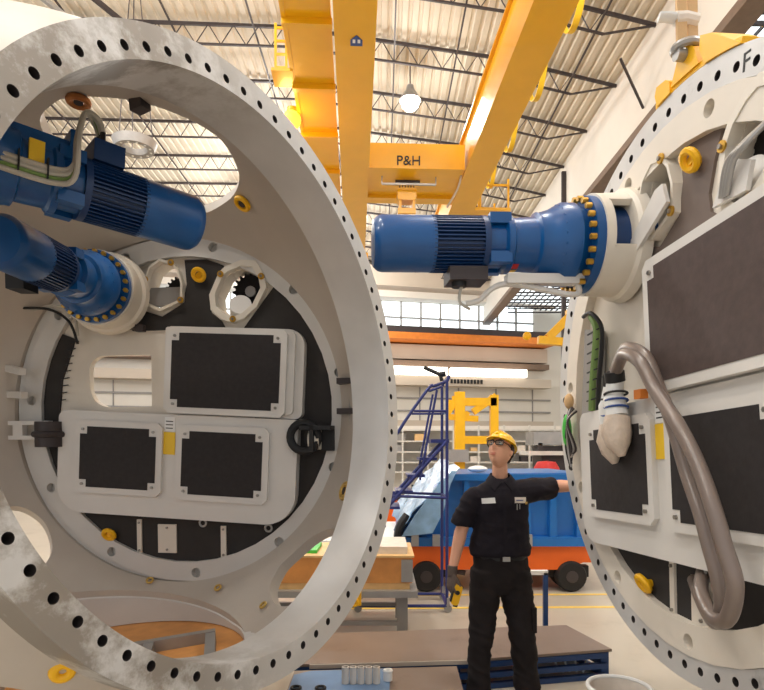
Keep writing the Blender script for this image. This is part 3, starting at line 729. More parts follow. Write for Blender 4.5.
# trolley between the girders
ty0, ty1 = 15.9, 18.1
tr = part(MB().box((.36, ty0, 7.55), (2.98, ty0 + .5, 8.22)).box((.36, ty0 + .5, 7.6), (2.98, ty1 - .4, 8.0)).box((.36, ty1 - .4, 7.5), (2.98, ty1, 8.3)).box((.38, ty0 - .03, 7.53), (2.96, ty0 + .52, 7.57)), 'trolley', 'yellow_crane', crane)
tm = text_mesh('P&H', .36, .014); to = link('maker_lettering', tm, 'black', tr, 0, T(1.45, ty0 - .012, 7.74) @ Matrix.Rotation(PI / 2, 4, 'X'))
MB().cyl((1.15, ty0 + .9, 7.62), (1.85, ty0 + .9, 7.62), .1, n=20).build('hoist_drum', 'dark_steel', tr)
hb = MB()
hk = MB().prism(rrect(1.2, 7.0, 1.74, 7.34, .08, 3), -.2, .2, Matrix(((1, 0, 0, 0), (0, 0, -1, ty0 + .9), (0, 1, 0, 0), (0, 0, 0, 1)))).build('hook_block', 'yellow_crane', crane, 0, bevel=.02)
for x in (1.25, 1.63): MB().box((x, ty0 + .75, 6.75), (x + .07, ty0 + 1.05, 7.03)).build('side_plate', 'yellow_crane', hk, 0)
MB().box((1.22, ty0 + .72, 6.62), (1.72, ty0 + 1.08, 6.78)).build('crosshead', 'yellow_crane', hk, 0)
MB().tube([(1.47, ty0 + .9, 6.65), (1.47, ty0 + .9, 6.5), (1.56, ty0 + .9, 6.37), (1.52, ty0 + .9, 6.22), (1.38, ty0 + .9, 6.22), (1.33, ty0 + .9, 6.32)], [.06, .06, .08, .08, .06, .03], 10).build('hook', 'dark_steel', hk)
for x in (1.28, 1.36, 1.44, 1.52, 1.6, 1.68):
    MB().cyl((x, ty0 + .9, 7.3), (x, ty0 + .9, 7.62), .016, n=6).build('wire_rope', 'dark_steel', hk)
part(MB().bar((.75, ty0 + .45, 7.32), (2.25, ty0 + .45, 7.32), .05).bar((.75, ty0 + .45, 7.32), (.75, ty0 + .45, 7.6), .03).bar((2.25, ty0 + .45, 7.32), (2.25, ty0 + .45, 7.6), .03), 'limit_bar', 'steel', tr)
MB().tube(smooth_open([(2.95, ty0 + .3, 7.6), (2.85, ty0 + .4, 7.2), (2.6, ty0 + .7, 6.8)], 5), .03).build('control_cable', 'wall_beige', tr)
# end carriage, platform, festoon
part(MB().box((-1.6, 25, 7.4), (.4, 26.2, 8.0)).box((-1.6, 26.6, 8.2), (.6, 27.6, 8.8)), 'end_carriage', 'yellow_crane', crane)
pf = MB().box((3.74, 18.6, 7.55), (4.95, 23, 7.65)).box((3.7, 22, 7.2), (5.0, 23.2, 7.6))
pf = part(pf, 'end_platform', 'yellow_crane', crane)
for x, y in ((4.0, 18.7), (4.3, 20.4), (4.9, 18.7), (4.9, 20.6)):
    MB().bar((x, y, 7.6), (x, y, 8.6), .06).build('platform_post', 'yellow_crane', pf, 0)
MB().bar((4.0, 18.7, 8.4), (4.9, 18.7, 8.4), .06).build('platform_rail', 'yellow_crane', pf, 0)
ys = [8.9, 11.25, 13.7, 16.3, 19.0, 21.4]
for k in range(5):
    a, b = ys[k], ys[k + 1]; P = []
    for i in range(19):
        t = i / 18; P.append((4.68, a + (b - a) * t, 11.3 - 2.3 * (1 - abs(2 * t - 1) ** 2.2)))
    mbf = MB(); R = []
    for p in P: R.append([(p[0] - .07, p[1], p[2] - .015), (p[0] + .07, p[1], p[2] - .015), (p[0] + .07, p[1], p[2] + .015), (p[0] - .07, p[1], p[2] + .015)])
    mbf.rings(R).build('festoon_cable', 'sticker_yellow', crane, 30)
    MB().cbox((4.68, b, 11.35), (.3, .2, .16)).build('festoon_trolley', 'dark_steel', crane, 0)
part(MB().box((4.58, 0, 11.43), (4.78, 23, 11.56)).bar((3.6, 8, 8.7), (4.65, 8, 11.5), .08).bar((3.6, 21, 8.7), (4.65, 21, 11.5), .08), 'festoon_rail', 'dark_steel', crane)
wl = MB().ball((-1.44, 13.6, 7.5), .21).build('warning_lamp', 'lamp_orange', crane); wl['label'] = 'glowing orange warning lamp'
MB().cyl((-1.44, 13.6, 7.66), (-1.44, 13.6, 7.78), .1).bar((-1.44, 13.6, 7.76), (-1.2, 13.6, 7.76), .08).build('lamp_bracket', 'yellow_crane', wl)
l = bpy.data.lights.new('lamp_light', 'POINT'); l.energy = 50; l.color = (1, .55, .15); l.shadow_soft_size = .2
o = bpy.data.objects.new('lamp_light', l); COL.objects.link(o); o.parent = wl; o.location = (-1.5, 13.4, 7.05)
# round ventilator under the roof, seen through the hub
vt = thing('roof_ventilator', 'round grey ventilator ring hanging below the roof, seen through the hub opening', 'ventilator', T(-6.9, 16.5, 8.45 + H))
MB().lathe([(.3, .05), (.34, -.1), (.52, -.12), (.6, .1), (.52, .14), (.36, .02)], 36, caps=False).build('ventilator_ring', 'grey_machine', vt)
for k in range(12):
    a = 2 * PI * k / 12; MB().cyl((.43 * math.cos(a), .43 * math.sin(a), -.125), (.43 * math.cos(a), .43 * math.sin(a), -.105), .035, n=10).build('ventilator_port', 'sticker_white', vt)
for a in (0, 2.1, 4.2): MB().bar((.5 * math.cos(a), .5 * math.sin(a), .1), (.1 * math.cos(a), .1 * math.sin(a), 4.8), .022).build('hanger_rod', 'dark_steel', vt, 0)

# lifting clamp on the right hub and its sling
lc = thing('lifting_clamp', 'yellow lifting clamp sitting on the top edge of the right hub', 'lifting clamp', RM)
MB().prism(arc(1.347, 95, 70, 16) + arc(1.374, 70, 95, 16), -.16, .0).build('clamp_saddle', 'yellow', lc, 0, bevel=.005)
MB().prism(arc(1.347, 94, 89.5, 4) + [(.01, 1.40), (-.02, 1.425), (-.095, 1.435), (-.11, 1.40)], -.16, .01).build('clamp_jaw', 'yellow', lc, 0, bevel=.008)
MB().prism(arc(1.347, 79, 69.5, 6) + [(.46, 1.275), (.31, 1.415), (.235, 1.455), (.225, 1.40)], -.16, .01).build('clamp_jaw', 'yellow', lc, 0, bevel=.01)
MB().prism([(.02, 1.365), (.22, 1.35), (.19, 1.44), (.13, 1.485), (.07, 1.45)], -.03, .01).build('lifting_lug', 'yellow', lc, 0, bevel=.006)
MB().cyl((.125, 1.445, -.07), (.125, 1.445, .05), .028, n=16).build('lug_pin', 'steel', lc)
sl = thing('lifting_sling', 'tan webbing lifting sling hanging straight down to the yellow clamp', 'sling', RM)
for dx, dz in ((.118, -.034), (.126, .022)):
    R = []
    for k in range(13):
        t = k / 12; x = dx + .02 * math.sin(t * 3); y = 1.475 + t * 6.0
        R.append([(x - .008, y, dz - .022), (x + .008, y, dz - .022), (x + .008, y, dz + .022), (x - .008, y, dz + .022)])
    MB().rings(R).build('sling_leg', 'sling', sl, 30)
MB().tube([(.12, 1.60, -.055), (.12, 1.61, .0), (.12, 1.605, .045)], .03, 10).build('sling_sleeve', 'paper', sl)
MB().tube([(.12, 1.605, .03), (.115, 1.615, .08), (.11, 1.615, .115)], .024, 10, flat=.5).build('sling_tag', 'sticker_white', sl)
MB().torus((.125, 1.475, .0), .05, .018, Matrix.Rotation(PI / 2, 3, 'X'), 16, 8).build('shackle', 'steel', sl)

# ------------------------------------------------------------------ floor-level things
# stand below the left hub
hc = HUBM @ oc
zt = (HUBM @ (oc + Vector((0, 0, -1.56)))).z
st = thing('hub_stand', 'low grey steel frame under the left hub, seen through its bottom opening', 'stand', T(hc.x, hc.y, 0))
fz = zt - .16
mb = MB()
for a in (-.9, 0, .9): mb.box((a - .07, -.96, fz - .14), (a + .07, .96, fz - .02)); mb.box((-.96, a - .07, fz - .14), (.96, a + .07, fz - .02))
mb.build('stand_frame', 'grey_machine', st, 0, bevel=.006)
for x in (-.88, .88):
    for y in (-.88, .88): MB().box((x - .07, y - .07, .0), (x + .07, y + .07, fz - .13)).build('leg', 'grey_machine', st, 0)
ply = tag(MB().prism([(oc.x + 1.06 * math.cos(PI / 6 * k), oc.y + 1.06 * math.sin(PI / 6 * k)) for k in range(12)], -1.575, -1.545).build('plywood_sheet', 'wood', None, 0, HUBM), 'orange plywood sheet on the grey stand, seen through the bottom opening of the left hub', 'plywood sheet')
fr = thing('metal_pallet', 'grey welded steel ladder-like pallet lying on the plywood under the left hub', 'pallet', HUBM @ T(oc.x + .18, oc.y + .05, -1.545) @ RZ(.75))
mb = MB()
for y in (-.28, .28): mb.box((-.6, y - .03, 0), (.6, y + .03, .07))
mb.build('side_rail', 'steel', fr, 0)
for x in (-.57, -.2, .2, .57): MB().box((x - .03, -.25, .0), (x + .03, .25, .065)).build('cross_member', 'steel', fr, 0)

# platforms
pl = thing('work_platform', 'low brown steel work platform with an open blue frame under its right end', 'platform', T(0, 0, 0))
top = [(-.64, 4.25), (-.52, 4.26), (.7, 4.36), (1.78, 4.58), (1.62, 5.2), (-.2, 5.0), (-.64, 4.96)]
MB().prism(top, .205, .225).build('deck_plate', 'plate_brown', pl, 0, bevel=.003)
mb = MB()
for a, b in zip(top, top[1:] + top[:1]):
    a2 = Vector((a[0], a[1], 0)); b2 = Vector((b[0], b[1], 0)); c = Vector((.3, 4.7, 0)); a2 = a2.lerp(c, .03); b2 = b2.lerp(c, .03)
    for z in (.18, .1, .02): mb.bar(a2 + Vector((0, 0, z)), b2 + Vector((0, 0, z)), .04)
mb.build('frame', 'frame_blue', pl, 0)
for p in ((1.73, 4.59), (1.58, 5.16), (1.15, 4.47), (.55, 4.38), (-.55, 4.3), (-.55, 4.85)):
    MB().box((p[0] - .03, p[1] - .0, 0), (p[0] + .03, p[1] + .06, .2)).build('leg', 'frame_blue', pl, 0)
for k in range(4): MB().tube(smooth_open([(1.4 + .06 * k, 4.62, .17), (1.36 + .08 * k, 4.65, .1), (1.42 + .05 * k, 4.62, .03)], 4), .008).build('cable', 'sticker_white', pl)
MB().bar((-.52, 4.235, .215), (.7, 4.335, .215), .012, .03).build('edge_strip', 'wall_beige', pl, 0)
p2 = thing('step_platform', 'low brown plate platform in front of the larger one, carrying the blue mat', 'platform', T(0, 0, 0))
t2 = [(-.62, 2.6), (.5, 2.6), (.54, 4.28), (-.5, 4.2), (-.62, 4.19)]
MB().prism(t2, .19, .203).build('deck_plate', 'plate_brown', p2, 0)
for x in (-.58, .42):
    for y in (2.7, 3.98): MB().box((x, y, 0), (x + .06, y + .06, .19)).build('leg', 'frame_blue', p2, 0)
tag(MB().prism([(-.61, 3.0), (.02, 3.0), (.06, 4.22), (-.5, 4.17), (-.61, 4.1)], .203, .21).build('floor_mat', 'mat_blue', None, 0), 'blue mat lying on the low platform at the bottom of the view', 'mat')
p0 = None
for k in range(5):
    c = (-.245 + .052 * k, 3.95)
    if p0 is None:
        p0 = MB().lathe([(.024, 0), (.024, .11), (.018, .11), (.018, .004)], 16).build('pipe_offcut', 'paper', None); p = p0
    else: p = p0.copy(); COL.objects.link(p)
    p.location = (c[0], c[1], .211); tag(p, 'short pale pipe standing in a row of five on the blue mat', 'pipe', 'pale pipes on the blue mat')
tag(MB().cyl((.04, 4.0, .211), (.04, 4.0, .27), .03, n=14).torus((.04, 4.0, .275), .025, .01, None, 14, 6).build('spool', 'sticker_white', None), 'small white spool at the right edge of the blue mat', 'spool')
for k in range(2):
    tag(MB().torus((-.56 + .16 * k, 3.85, .22), .03, .009, None, 18, 8).build('rubber_ring', 'black', None), ('left' if k == 0 else 'right') + ' of two small black rings on the blue mat', 'ring')
bk = thing('bucket', 'white-rimmed round bucket at the bottom edge, right of the blue frame', 'bucket', T(1.325, 3.3, 0))
MB().lathe([(.13, 0), (.165, .44), (.16, .44), (.125, .01), (0, .01)], 36).build('bucket_body', 'paper', bk)
MB().torus((0, 0, .445), .168, .012, None, 36, 8).build('bucket_rim', 'sticker_white', bk)
# post stand
ps = thing('barrier_post', 'slim blue post with a white top bar behind the worker', 'post', T(1.5, 5.43, 0))
MB().box((-.02, -.02, 0), (.02, .02, .64)).build('post', 'frame_blue', ps, 0)
MB().box((-.28, -.02, .62), (.02, .02, .66)).build('top_bar', 'sticker_white', ps, 0)
MB().box((-.14, -.14, 0), (.14, .14, .015)).build('base_plate', 'frame_blue', ps, 0)

# bench with crates behind the left hub
bx = T(.3, 5.9, 0)
bench = thing('work_bench', 'grey metal bench with square legs carrying wooden crates', 'bench', bx)
MB().box((-1.9, -.45, .40), (.03, .38, .46)).build('bench_top', 'steel', bench, 0)
for x in (-1.8, -.16):
    for y in (-.38, .3): MB().box((x, y, 0), (x + .1, y + .06, .4)).build('leg', 'grey_machine', bench, 0)
MB().box((-1.8, -.37, .12), (-.1, -.33, .16)).box((-1.8, .31, .12), (-.1, .35, .16)).build('stretcher', 'grey_machine', bench, 0)
cr = thing('wooden_crate', 'light wooden crate with a perforated corner plate on the metal bench', 'crate', bx @ T(-.62, .0, .46))
MB().box((-.9, -.38, .06), (.6, .36, .30)).build('crate_box', 'wood', cr, 0, bevel=.005)
for y in (-.34, .0, .3): MB().box((-.9, y - .03, 0), (.58, y + .05, .06)).build('skid', 'wood_pale', cr, 0)
MB().box((.5, -.386, .07), (.607, -.37, .28)).build('corner_plate', 'steel', cr, 0)
MB().box((-.95, -.4, .30), (.62, .38, .32)).build('lid', 'wood_pale', cr, 0)
tag(MB().box((-.4, 5.58, .78), (.24, 6.2, .85)).build('paper_packet', 'paper', None, 0, bevel=.01), 'flat paper packets lying on the wooden crate lid', 'packet')
tag(MB().box((-1.02, 5.62, .78), (-.62, 6.1, .81)).build('document_sleeve', 'green', None, 0), 'green document sleeve on the wooden crate, seen through the hub opening', 'sleeve')
bd = MB().box((-1.5, -.4, .465), (-.7, .4, .468))
nt = thing('yellow_clip', 'small yellow clip on the near edge of the metal bench', 'clip', bx @ T(-.55, -.47, .40))
MB().box((-.06, -.03, -.06), (.06, .02, .06)).torus((0, -.03, -.03), .03, .012, Matrix.Rotation(PI / 2, 3, 'X')).build('clip_body', 'yellow', nt)

# blue mould cart
cart = thing('mould_cart', 'orange wheeled transport cart with black tyres behind the worker', 'cart', T(0, 0, 0))
MB().prism([(-1.6, .27), (2.3, .27), (2.5, .36), (2.72, .36), (2.75, .56), (-1.6, .56)], -9.2, -7.35, Matrix(((1, 0, 0, 0), (0, 0, -1, 0), (0, 1, 0, 0), (0, 0, 0, 1)))).build('cart_bed', 'orange', cart, 0, bevel=.01)
MB().box((-1.6, 7.3, .56), (.35, 9.2, .64)).build('white_deck_board', 'sticker_white', cart, 0)
MB().box((-1.6, 7.28, .52), (.2, 7.34, .565)).build('red_edge', 'red', cart, 0)
for x in (.55, 2.35):
    for y in (7.5, 8.8):
        for dy in (-.12, .12):
            wh = MB().lathe([(.09, -.08), (.17, -.08), (.19, -.05), (.19, .05), (.17, .08), (.09, .08)], 28, Matrix.Translation((x, y + dy, .19)) @ Matrix.Rotation(PI / 2, 4, 'X')).build('wheel', 'rubber', cart)
            MB().cyl((x, y + dy - .085, .19), (x, y + dy + .085, .19), .075, n=16).build('wheel_hub', 'dark_steel', wh)
        MB().box((x - .25, y - .06, .16), (x + .25, y + .06, .3)).build('axle_mount', 'black', cart, 0)
for x in (.55, 1.9): MB().bar((x, 7.45, .3), (x + .5, 7.5, .2), .06).build('suspension_arm', 'dark_steel', cart, 0)
mould = thing('mould_shell', 'blue moulded shell with a wrapped sloping front, sitting on the orange cart', 'mould', T(0, 0, 0))
XZ = Matrix(((1, 0, 0, 0), (0, 0, -1, 0), (0, 1, 0, 0), (0, 0, 0, 1)))
MB().prism([(.20, .57), (.22, .72), (.38, .95), (.62, 1.25), (.88, 1.46), (2.55, 1.47), (2.8, .78), (2.76, .57)], -9.1, -7.4, XZ).build('shell_body', 'cart_blue', mould, 0, bevel=.03)
MB().box((.2, 7.28, .57), (2.76, 7.42, .68)).build('bottom_ledge', 'cart_blue', mould, 0, bevel=.015)
MB().box((.86, 7.3, 1.38), (2.58, 7.42, 1.46)).build('top_lip', 'cart_blue', mould, 0, bevel=.02)
for x in (1.05, 1.72, 1.8, 2.12, 2.45): MB().prism([(x - .045, .66), (x + .045, .66), (x + .03, 1.4), (x - .03, 1.4)], -7.42, -7.31, XZ).build('stiffening_rib', 'cart_blue', mould, 0, bevel=.015)
R = []
for k in range(15):
    t = k / 14; x = .30 + t * .62; z = .70 + .84 * (t ** .8)
    R.append([(x + .035 * math.sin(5 * j + k) - .12 * (1 - t), 7.26 + j * .26 + .02 * math.sin(2 * k + j), z + .05 * math.sin(1.7 * j + k * .9) * .5 + .1 * (j / 7)) for j in range(8)])
wm = MB(); cos = [c for r in R for c in r]
wm._add(cos, [(i * 8 + j, (i + 1) * 8 + j, (i + 1) * 8 + j + 1, i * 8 + j + 1) for i in range(14) for j in range(7)])
wo = wm.build('plastic_cover', 'wrap_blue', mould, 60)
sm = wo.modifiers.new('thick', 'SOLIDIFY'); sm.thickness = .012
R = []
for k in range(12):
    t = k / 11; R.append([(.26 + t * .55, 7.26, .68 + .06 * math.sin(3 * t) ), (.36 + t * .52, 7.2, .68 + .84 * t ** .7)])
MB().rings([[(.24, 7.3, .7), (.24, 7.22, .7), (.62, 7.24, .74), (.62, 7.3, .74)], [(.40, 7.3, .95), (.40, 7.2, .96), (.75, 7.23, 1.0), (.75, 7.3, 1.0)], [(.66, 7.34, 1.3), (.66, 7.22, 1.3), (.84, 7.24, 1.34), (.84, 7.34, 1.34)], [(.86, 7.36, 1.5), (.86, 7.28, 1.5), (.92, 7.28, 1.5), (.92, 7.36, 1.5)]]).build('plastic_flap', 'wrap_blue', mould, 60)
MB().tube(smooth_open([(.2, 7.3, .62), (.22, 7.3, .8), (.32, 7.32, .95)], 5), .06, 10).build('rubber_seal', 'black', mould)
for x in (.36, .62, 1.75): MB().box((x, 7.23, .58), (x + .09, 7.29, .72)).build('clamp_plate', 'steel', mould, 0)

# rolling ladder
lad = thing('rolling_ladder', 'dark blue rolling warehouse ladder with handrails and casters', 'ladder', T(0, 0, 0))
D0, D1 = 6.42, 6.95
def lp(px, py, d=D0): v = at(px, py, D0); v.y = d; return v
for d, dx in ((D0, 0), (D1, 0)):
    m = MB(); m.tube([lp(360, 545, d), lp(391, 503, d), lp(447, 441, d)], .02)
    m.build('stringer', 'ladder_blue', lad)
    m = MB(); m.tube([lp(447, 604, d), lp(447, 382, d), lp(449, 377, d)], .017); m.build('rear_post', 'ladder_blue', lad)
    m = MB(); m.tube(smooth_open([lp(360, 500, d), lp(397, 434, d), lp(428, 389, d), lp(434, 386, d), lp(448, 381, d)], 4), .016); m.build('handrail', 'ladder_blue', lad)
    m = MB(); m.tube([lp(414, 411, d), lp(447, 411, d)], .013).tube([lp(420, 480, d), lp(437, 390, d)], .013).tube([lp(393, 496, d), lp(447, 498, d)], .015); m.build('brace', 'ladder_blue', lad)
    m = MB(); m.tube([lp(352, 606, d), lp(450, 606, d)], .018); m.build('base_rail', 'ladder_blue', lad)
for px, py in ((374, 526), (388, 508), (401, 492), (413, 476), (425, 459)):
    a = lp(px, py); MB().box((a.x - .06, D0, a.z - .015), (a.x + .13, D1, a.z + .015)).build('step', 'ladder_blue', lad, 0)
a = lp(440, 441); MB().box((a.x - .1, D0, a.z - .02), (a.x + .1, D1, a.z + .02)).build('top_step', 'ladder_blue', lad, 0)
for d in (D0, D1):
    for px in (358, 448):
        a = lp(px, 612, d)
        c = MB().cyl((a.x, d - .015, .042), (a.x, d + .015, .042), .042, n=18).build('caster', 'steel', lad)
        MB().box((a.x - .015, d - .025, .04), (a.x + .015, d + .025, .16)).build('caster_fork', 'steel', c, 0)
for a, b in ((lp(449, 377, D0), lp(449, 377, D1)), (lp(447, 411, D0), lp(447, 411, D1)), (lp(447, 498, D0), lp(447, 498, D1)), (lp(447, 606, D0), lp(447, 606, D1)), (lp(352, 606, D0), lp(352, 606, D1))):
    MB().bar(a, b, .03).build('cross_bar', 'ladder_blue', lad, 0)
a = lp(441, 378, D0 + .1)
dr = thing('cordless_drill', 'small black tool perched on top of the blue ladder', 'tool', T(a.x, a.y, a.z + .03))
MB().tube([(-.18, 0, .1), (.0, 0, .02), (.02, 0, -.05)], .022, 8).tube([(0, 0, .02), (.06, 0, .03)], .03, 8).build('tool_body', 'black', dr)

# yellow fixture, machine, shelves far back
yf = thing('steel_fixture', 'tall yellow steel frame standing behind the worker on the far floor', 'steel frame', T(0, 0, 0))
def q(px, py, d=12.): return at(px, py, d)
def beam(a, b, nm, w_=.16): MB().bar(a, b, w_).build(nm, 'yellow', yf, 0)
b0 = q(459.5, 392); beam(Vector((b0.x, 12, 0)), b0, 'post', .2)
beam(q(494, 437), q(494, 395), 'post'); beam(q(459, 402), q(496, 402), 'cross_beam'); beam(q(459, 440), q(496, 440), 'cross_beam'); beam(q(448, 417), q(478, 419), 'cross_beam', .12)
beam(q(447, 413), q(461, 393), 'brace', .14); beam(q(473, 412), q(496, 396), 'brace', .14); beam(q(459, 425), q(468, 412), 'brace', .1)
for k in range(3): beam(q(450 + 4 * k, 409 - 4 * k), q(450 + 4 * k, 400 - 4 * k), 'tooth', .08)
MB().box((b0.x - .5, 11.6, 0), (b0.x + .5, 12.4, .04)).build('base_plate', 'yellow', yf, 0)
a = q(450, 452)
MB().box((a.x - .2, 11.8, a.z - .2), (a.x + .35, 12.2, a.z + .05)).build('chain_hoist', 'grey_machine', yf, 0)
mc = thing('milling_machine', 'grey machine with an overhanging top behind the right hub edge', 'machine', T(0, 0, 0))
a = at(556, 475, 14)
MB().box((a.x - .4, 13.8, 0), (a.x + .6, 14.6, at(0, 446, 14).z)).build('machine_column', 'dark_steel', mc, 0)
MB().box((a.x - .6, 13.7, at(0, 445, 14).z), (a.x + .6, 14.5, at(0, 432, 14).z)).build('machine_head', 'steel', mc, 0, bevel=.03)
MB().box((a.x - .75, 13.6, at(0, 455, 14).z), (a.x + .6, 14.5, at(0, 451, 14).z)).build('machine_table', 'shelf_white', mc, 0)
for dx in (-.5, .1): MB().box((a.x + dx, 13.7, at(0, 451, 14).z), (a.x + dx + .1, 13.9, at(0, 443, 14).z)).build('machine_bracket', 'dark_steel', mc, 0)
rd = at(550, 468, 13.2); rk = thing('fire_extinguisher_drum', 'round red drum beside the grey machine', 'drum', T(rd.x - .08, 13.2, 0))
MB().lathe([(.28, 0), (.28, rd.z), (.2, rd.z + .14), (0, rd.z + .16)], 24).build('drum_body', 'red', rk)
rk = thing('storage_rack', 'long white storage rack with thin uprights in front of the far wall', 'rack', T(0, 21, 0))
for k in range(12): MB().box((-2 + .9 * k, -.05, 0), (-1.94 + .9 * k, .0, 2.6)).build('upright', 'shelf_white', rk, 0)
for z in (.9, 1.25, 1.62, 2.0, 2.4): MB().box((-2, -.04, z), (8, .7, z + .05)).build('shelf', 'shelf_white', rk, 0)
MB().box((-2, .7, 0), (8, .74, 2.6)).build('back_panel', 'wall_white', rk, 0)
bn = None; cnt = 0
random.seed(3)
cols = ['grey_machine', 'wood_pale', 'paper', 'dark_steel', 'red', 'steel']
for z in (1.3, 1.67, 2.05):
    for k in range(9):
        if random.random() < .45: continue
        x = -1.6 + k * .9 + random.random() * .3; hh = .12 + random.random() * .14
        tag(MB().box((x, 21.05, z), (x + .2 + random.random() * .25, 21.4, z + hh)).build('storage_bin', cols[cnt % 6], None, 0), 'small bin on the shelves of the far white rack', 'bin', 'bins on the far rack'); cnt += 1
cab = thing('tool_cabinet', 'orange-brown cabinet with a dark top behind the blue ladder', 'cabinet', T(0, 0, 0))
a = at(382, 500, 10.2); b = at(424, 545, 10.2)
MB().box((a.x - .6, 10.2, .0), (b.x, 11, at(0, 500, 10.2).z)).build('cabinet_body', 'orange', cab, 0)
MB().box((a.x - .62, 10.17, at(0, 500, 10.2).z), (b.x + .02, 11.02, at(0, 496, 10.2).z)).build('cabinet_top', 'dark_steel', cab, 0)
for px, lab in ((412.5, 'left of two black bottles standing on the cabinet'), (421.5, 'right of two black bottles standing on the cabinet')):
    a = at(px, 496, 10.35); t = thing('bottle', lab, 'bottle', T(a.x, a.y, at(0, 496, 10.2).z))
    s_ = 1.25 if px > 420 else .8
    MB().lathe([(.07 * s_, 0), (.075 * s_, .1 * s_), (.06 * s_, .14 * s_), (.025 * s_, .17 * s_), (.022 * s_, .2 * s_), (0, .2 * s_)], 18).build('bottle_body', 'black', t)
    MB().cyl((0, 0, .2 * s_), (0, 0, .235 * s_), .024 * s_, n=12).build('bottle_cap', 'black', t)
a = at(478, 467, 9.6)
rg = tag(MB().ball((1.24, 7.66, 1.51), (.13, .09, .045)).build('rag', 'sticker_white', None), 'crumpled white and red rag behind the blue shell', 'rag')
# yellow jib near the right motor
jb = thing('jib_arm', 'yellow jib arm with a small hoist below the right motor, far back', 'jib arm', T(0, 0, 0))
def jbm(a, b, w_, nm): MB().bar(at(*a, 22.), at(*b, 22.), w_).build(nm, 'yellow', jb, 0)
jbm((538, 340), (575, 343), .28, 'jib_base'); jbm((548, 338), (572, 314), .3, 'jib_brace'); jbm((572, 346), (572, 310), .4, 'jib_post')
a = at(527, 336, 22.); MB().ball(tuple(a), .16).build('hoist', 'yellow', jb)
a = at(574, 343, 22.); MB().box((a.x, 22.2, 0), (a.x + .5, 22.6, a.z)).build('jib_column', 'wall_beige', jb, 0)

# ------------------------------------------------------------------ the worker
PO = Matrix.Translation((.83, 4.15, 0))
def merge(mbs, vox, smooth_it=6, fac=.5):
    mb = MB()
    for m in mbs:
        bmesh.ops.recalc_face_normals(m.bm, faces=m.bm.faces)
        me = bpy.data.meshes.new('tmp'); m.bm.to_mesh(me); m.bm.free(); mb.bm.from_mesh(me); bpy.data.meshes.remove(me)
    me = bpy.data.meshes.new('tmp'); mb.bm.to_mesh(me); mb.bm.free()
    o = bpy.data.objects.new('tmp', me); COL.objects.link(o)
    r = o.modifiers.new('r', 'REMESH'); r.mode = 'VOXEL'; r.voxel_size = vox
    if smooth_it:
        q = o.modifiers.new('s', 'SMOOTH'); q.iterations = smooth_it; q.factor = fac
    out = evald(o); bpy.data.objects.remove(o)
    return out
def limb(pts, n=14, ref=(1, 0, 0), k=4):
    P = smooth_open([(p[0], p[1], p[2]) for p in pts], k); Rr = smooth_open([(p[3], p[4] if len(p) > 4 else p[3], 0) for p in pts], k)
    return MB().loft([(p, r[0], r[1]) for p, r in zip(P, Rr)], n, ref)
HR = Matrix.Translation((-.006, -.03, 1.758)) @ RZ(math.radians(-36)) @ Matrix.Rotation(math.radians(-24), 4, 'X')
def head_mb():
    mb = MB().ball((0, 0, 0), (.076, .096, .118), None, 56)
    ex = math.exp
    for v in mb.bm.verts:
        x, y, z = v.co
        if z < 0: x *= 1 - .17 * min(1, (-z / .118)) ** 1.6
        if z < -.02 and y > 0: y *= 1 - .35 * min(1, (-z - .02) / .09)
        if y < 0:
            y -= .036 * ex(-((x / .014) ** 2 + ((z + .012) / .022) ** 2)) + .009 * ex(-((x / .01) ** 2 + ((z - .012) / .02) ** 2))
            for sx in (-1, 1):
                y += .013 * ex(-(((x - sx * .031) / .016) ** 2 + ((z - .022) / .012) ** 2))
                y -= .006 * ex(-(((x - sx * .045) / .02) ** 2 + ((z + .012) / .018) ** 2))
            y -= .006 * ex(-((x / .05) ** 2 + ((z - .045) / .01) ** 2))
            y -= .007 * ex(-((x / .02) ** 2 + ((z + .049) / .007) ** 2)) + .007 * ex(-((x / .017) ** 2 + ((z + .063) / .007) ** 2))
            y += .004 * ex(-((x / .022) ** 2 + ((z + .056) / .003) ** 2))
            y -= .014 * ex(-((x / .022) ** 2 + ((z + .092) / .016) ** 2))
        v.co = (x, y, z)
    for sx in (-1, 1):
        mb.ball((sx * .077, .012, .0), (.011, .02, .032), None, 14)
    for v in mb.bm.verts: v.co = HR @ v.co
    return mb
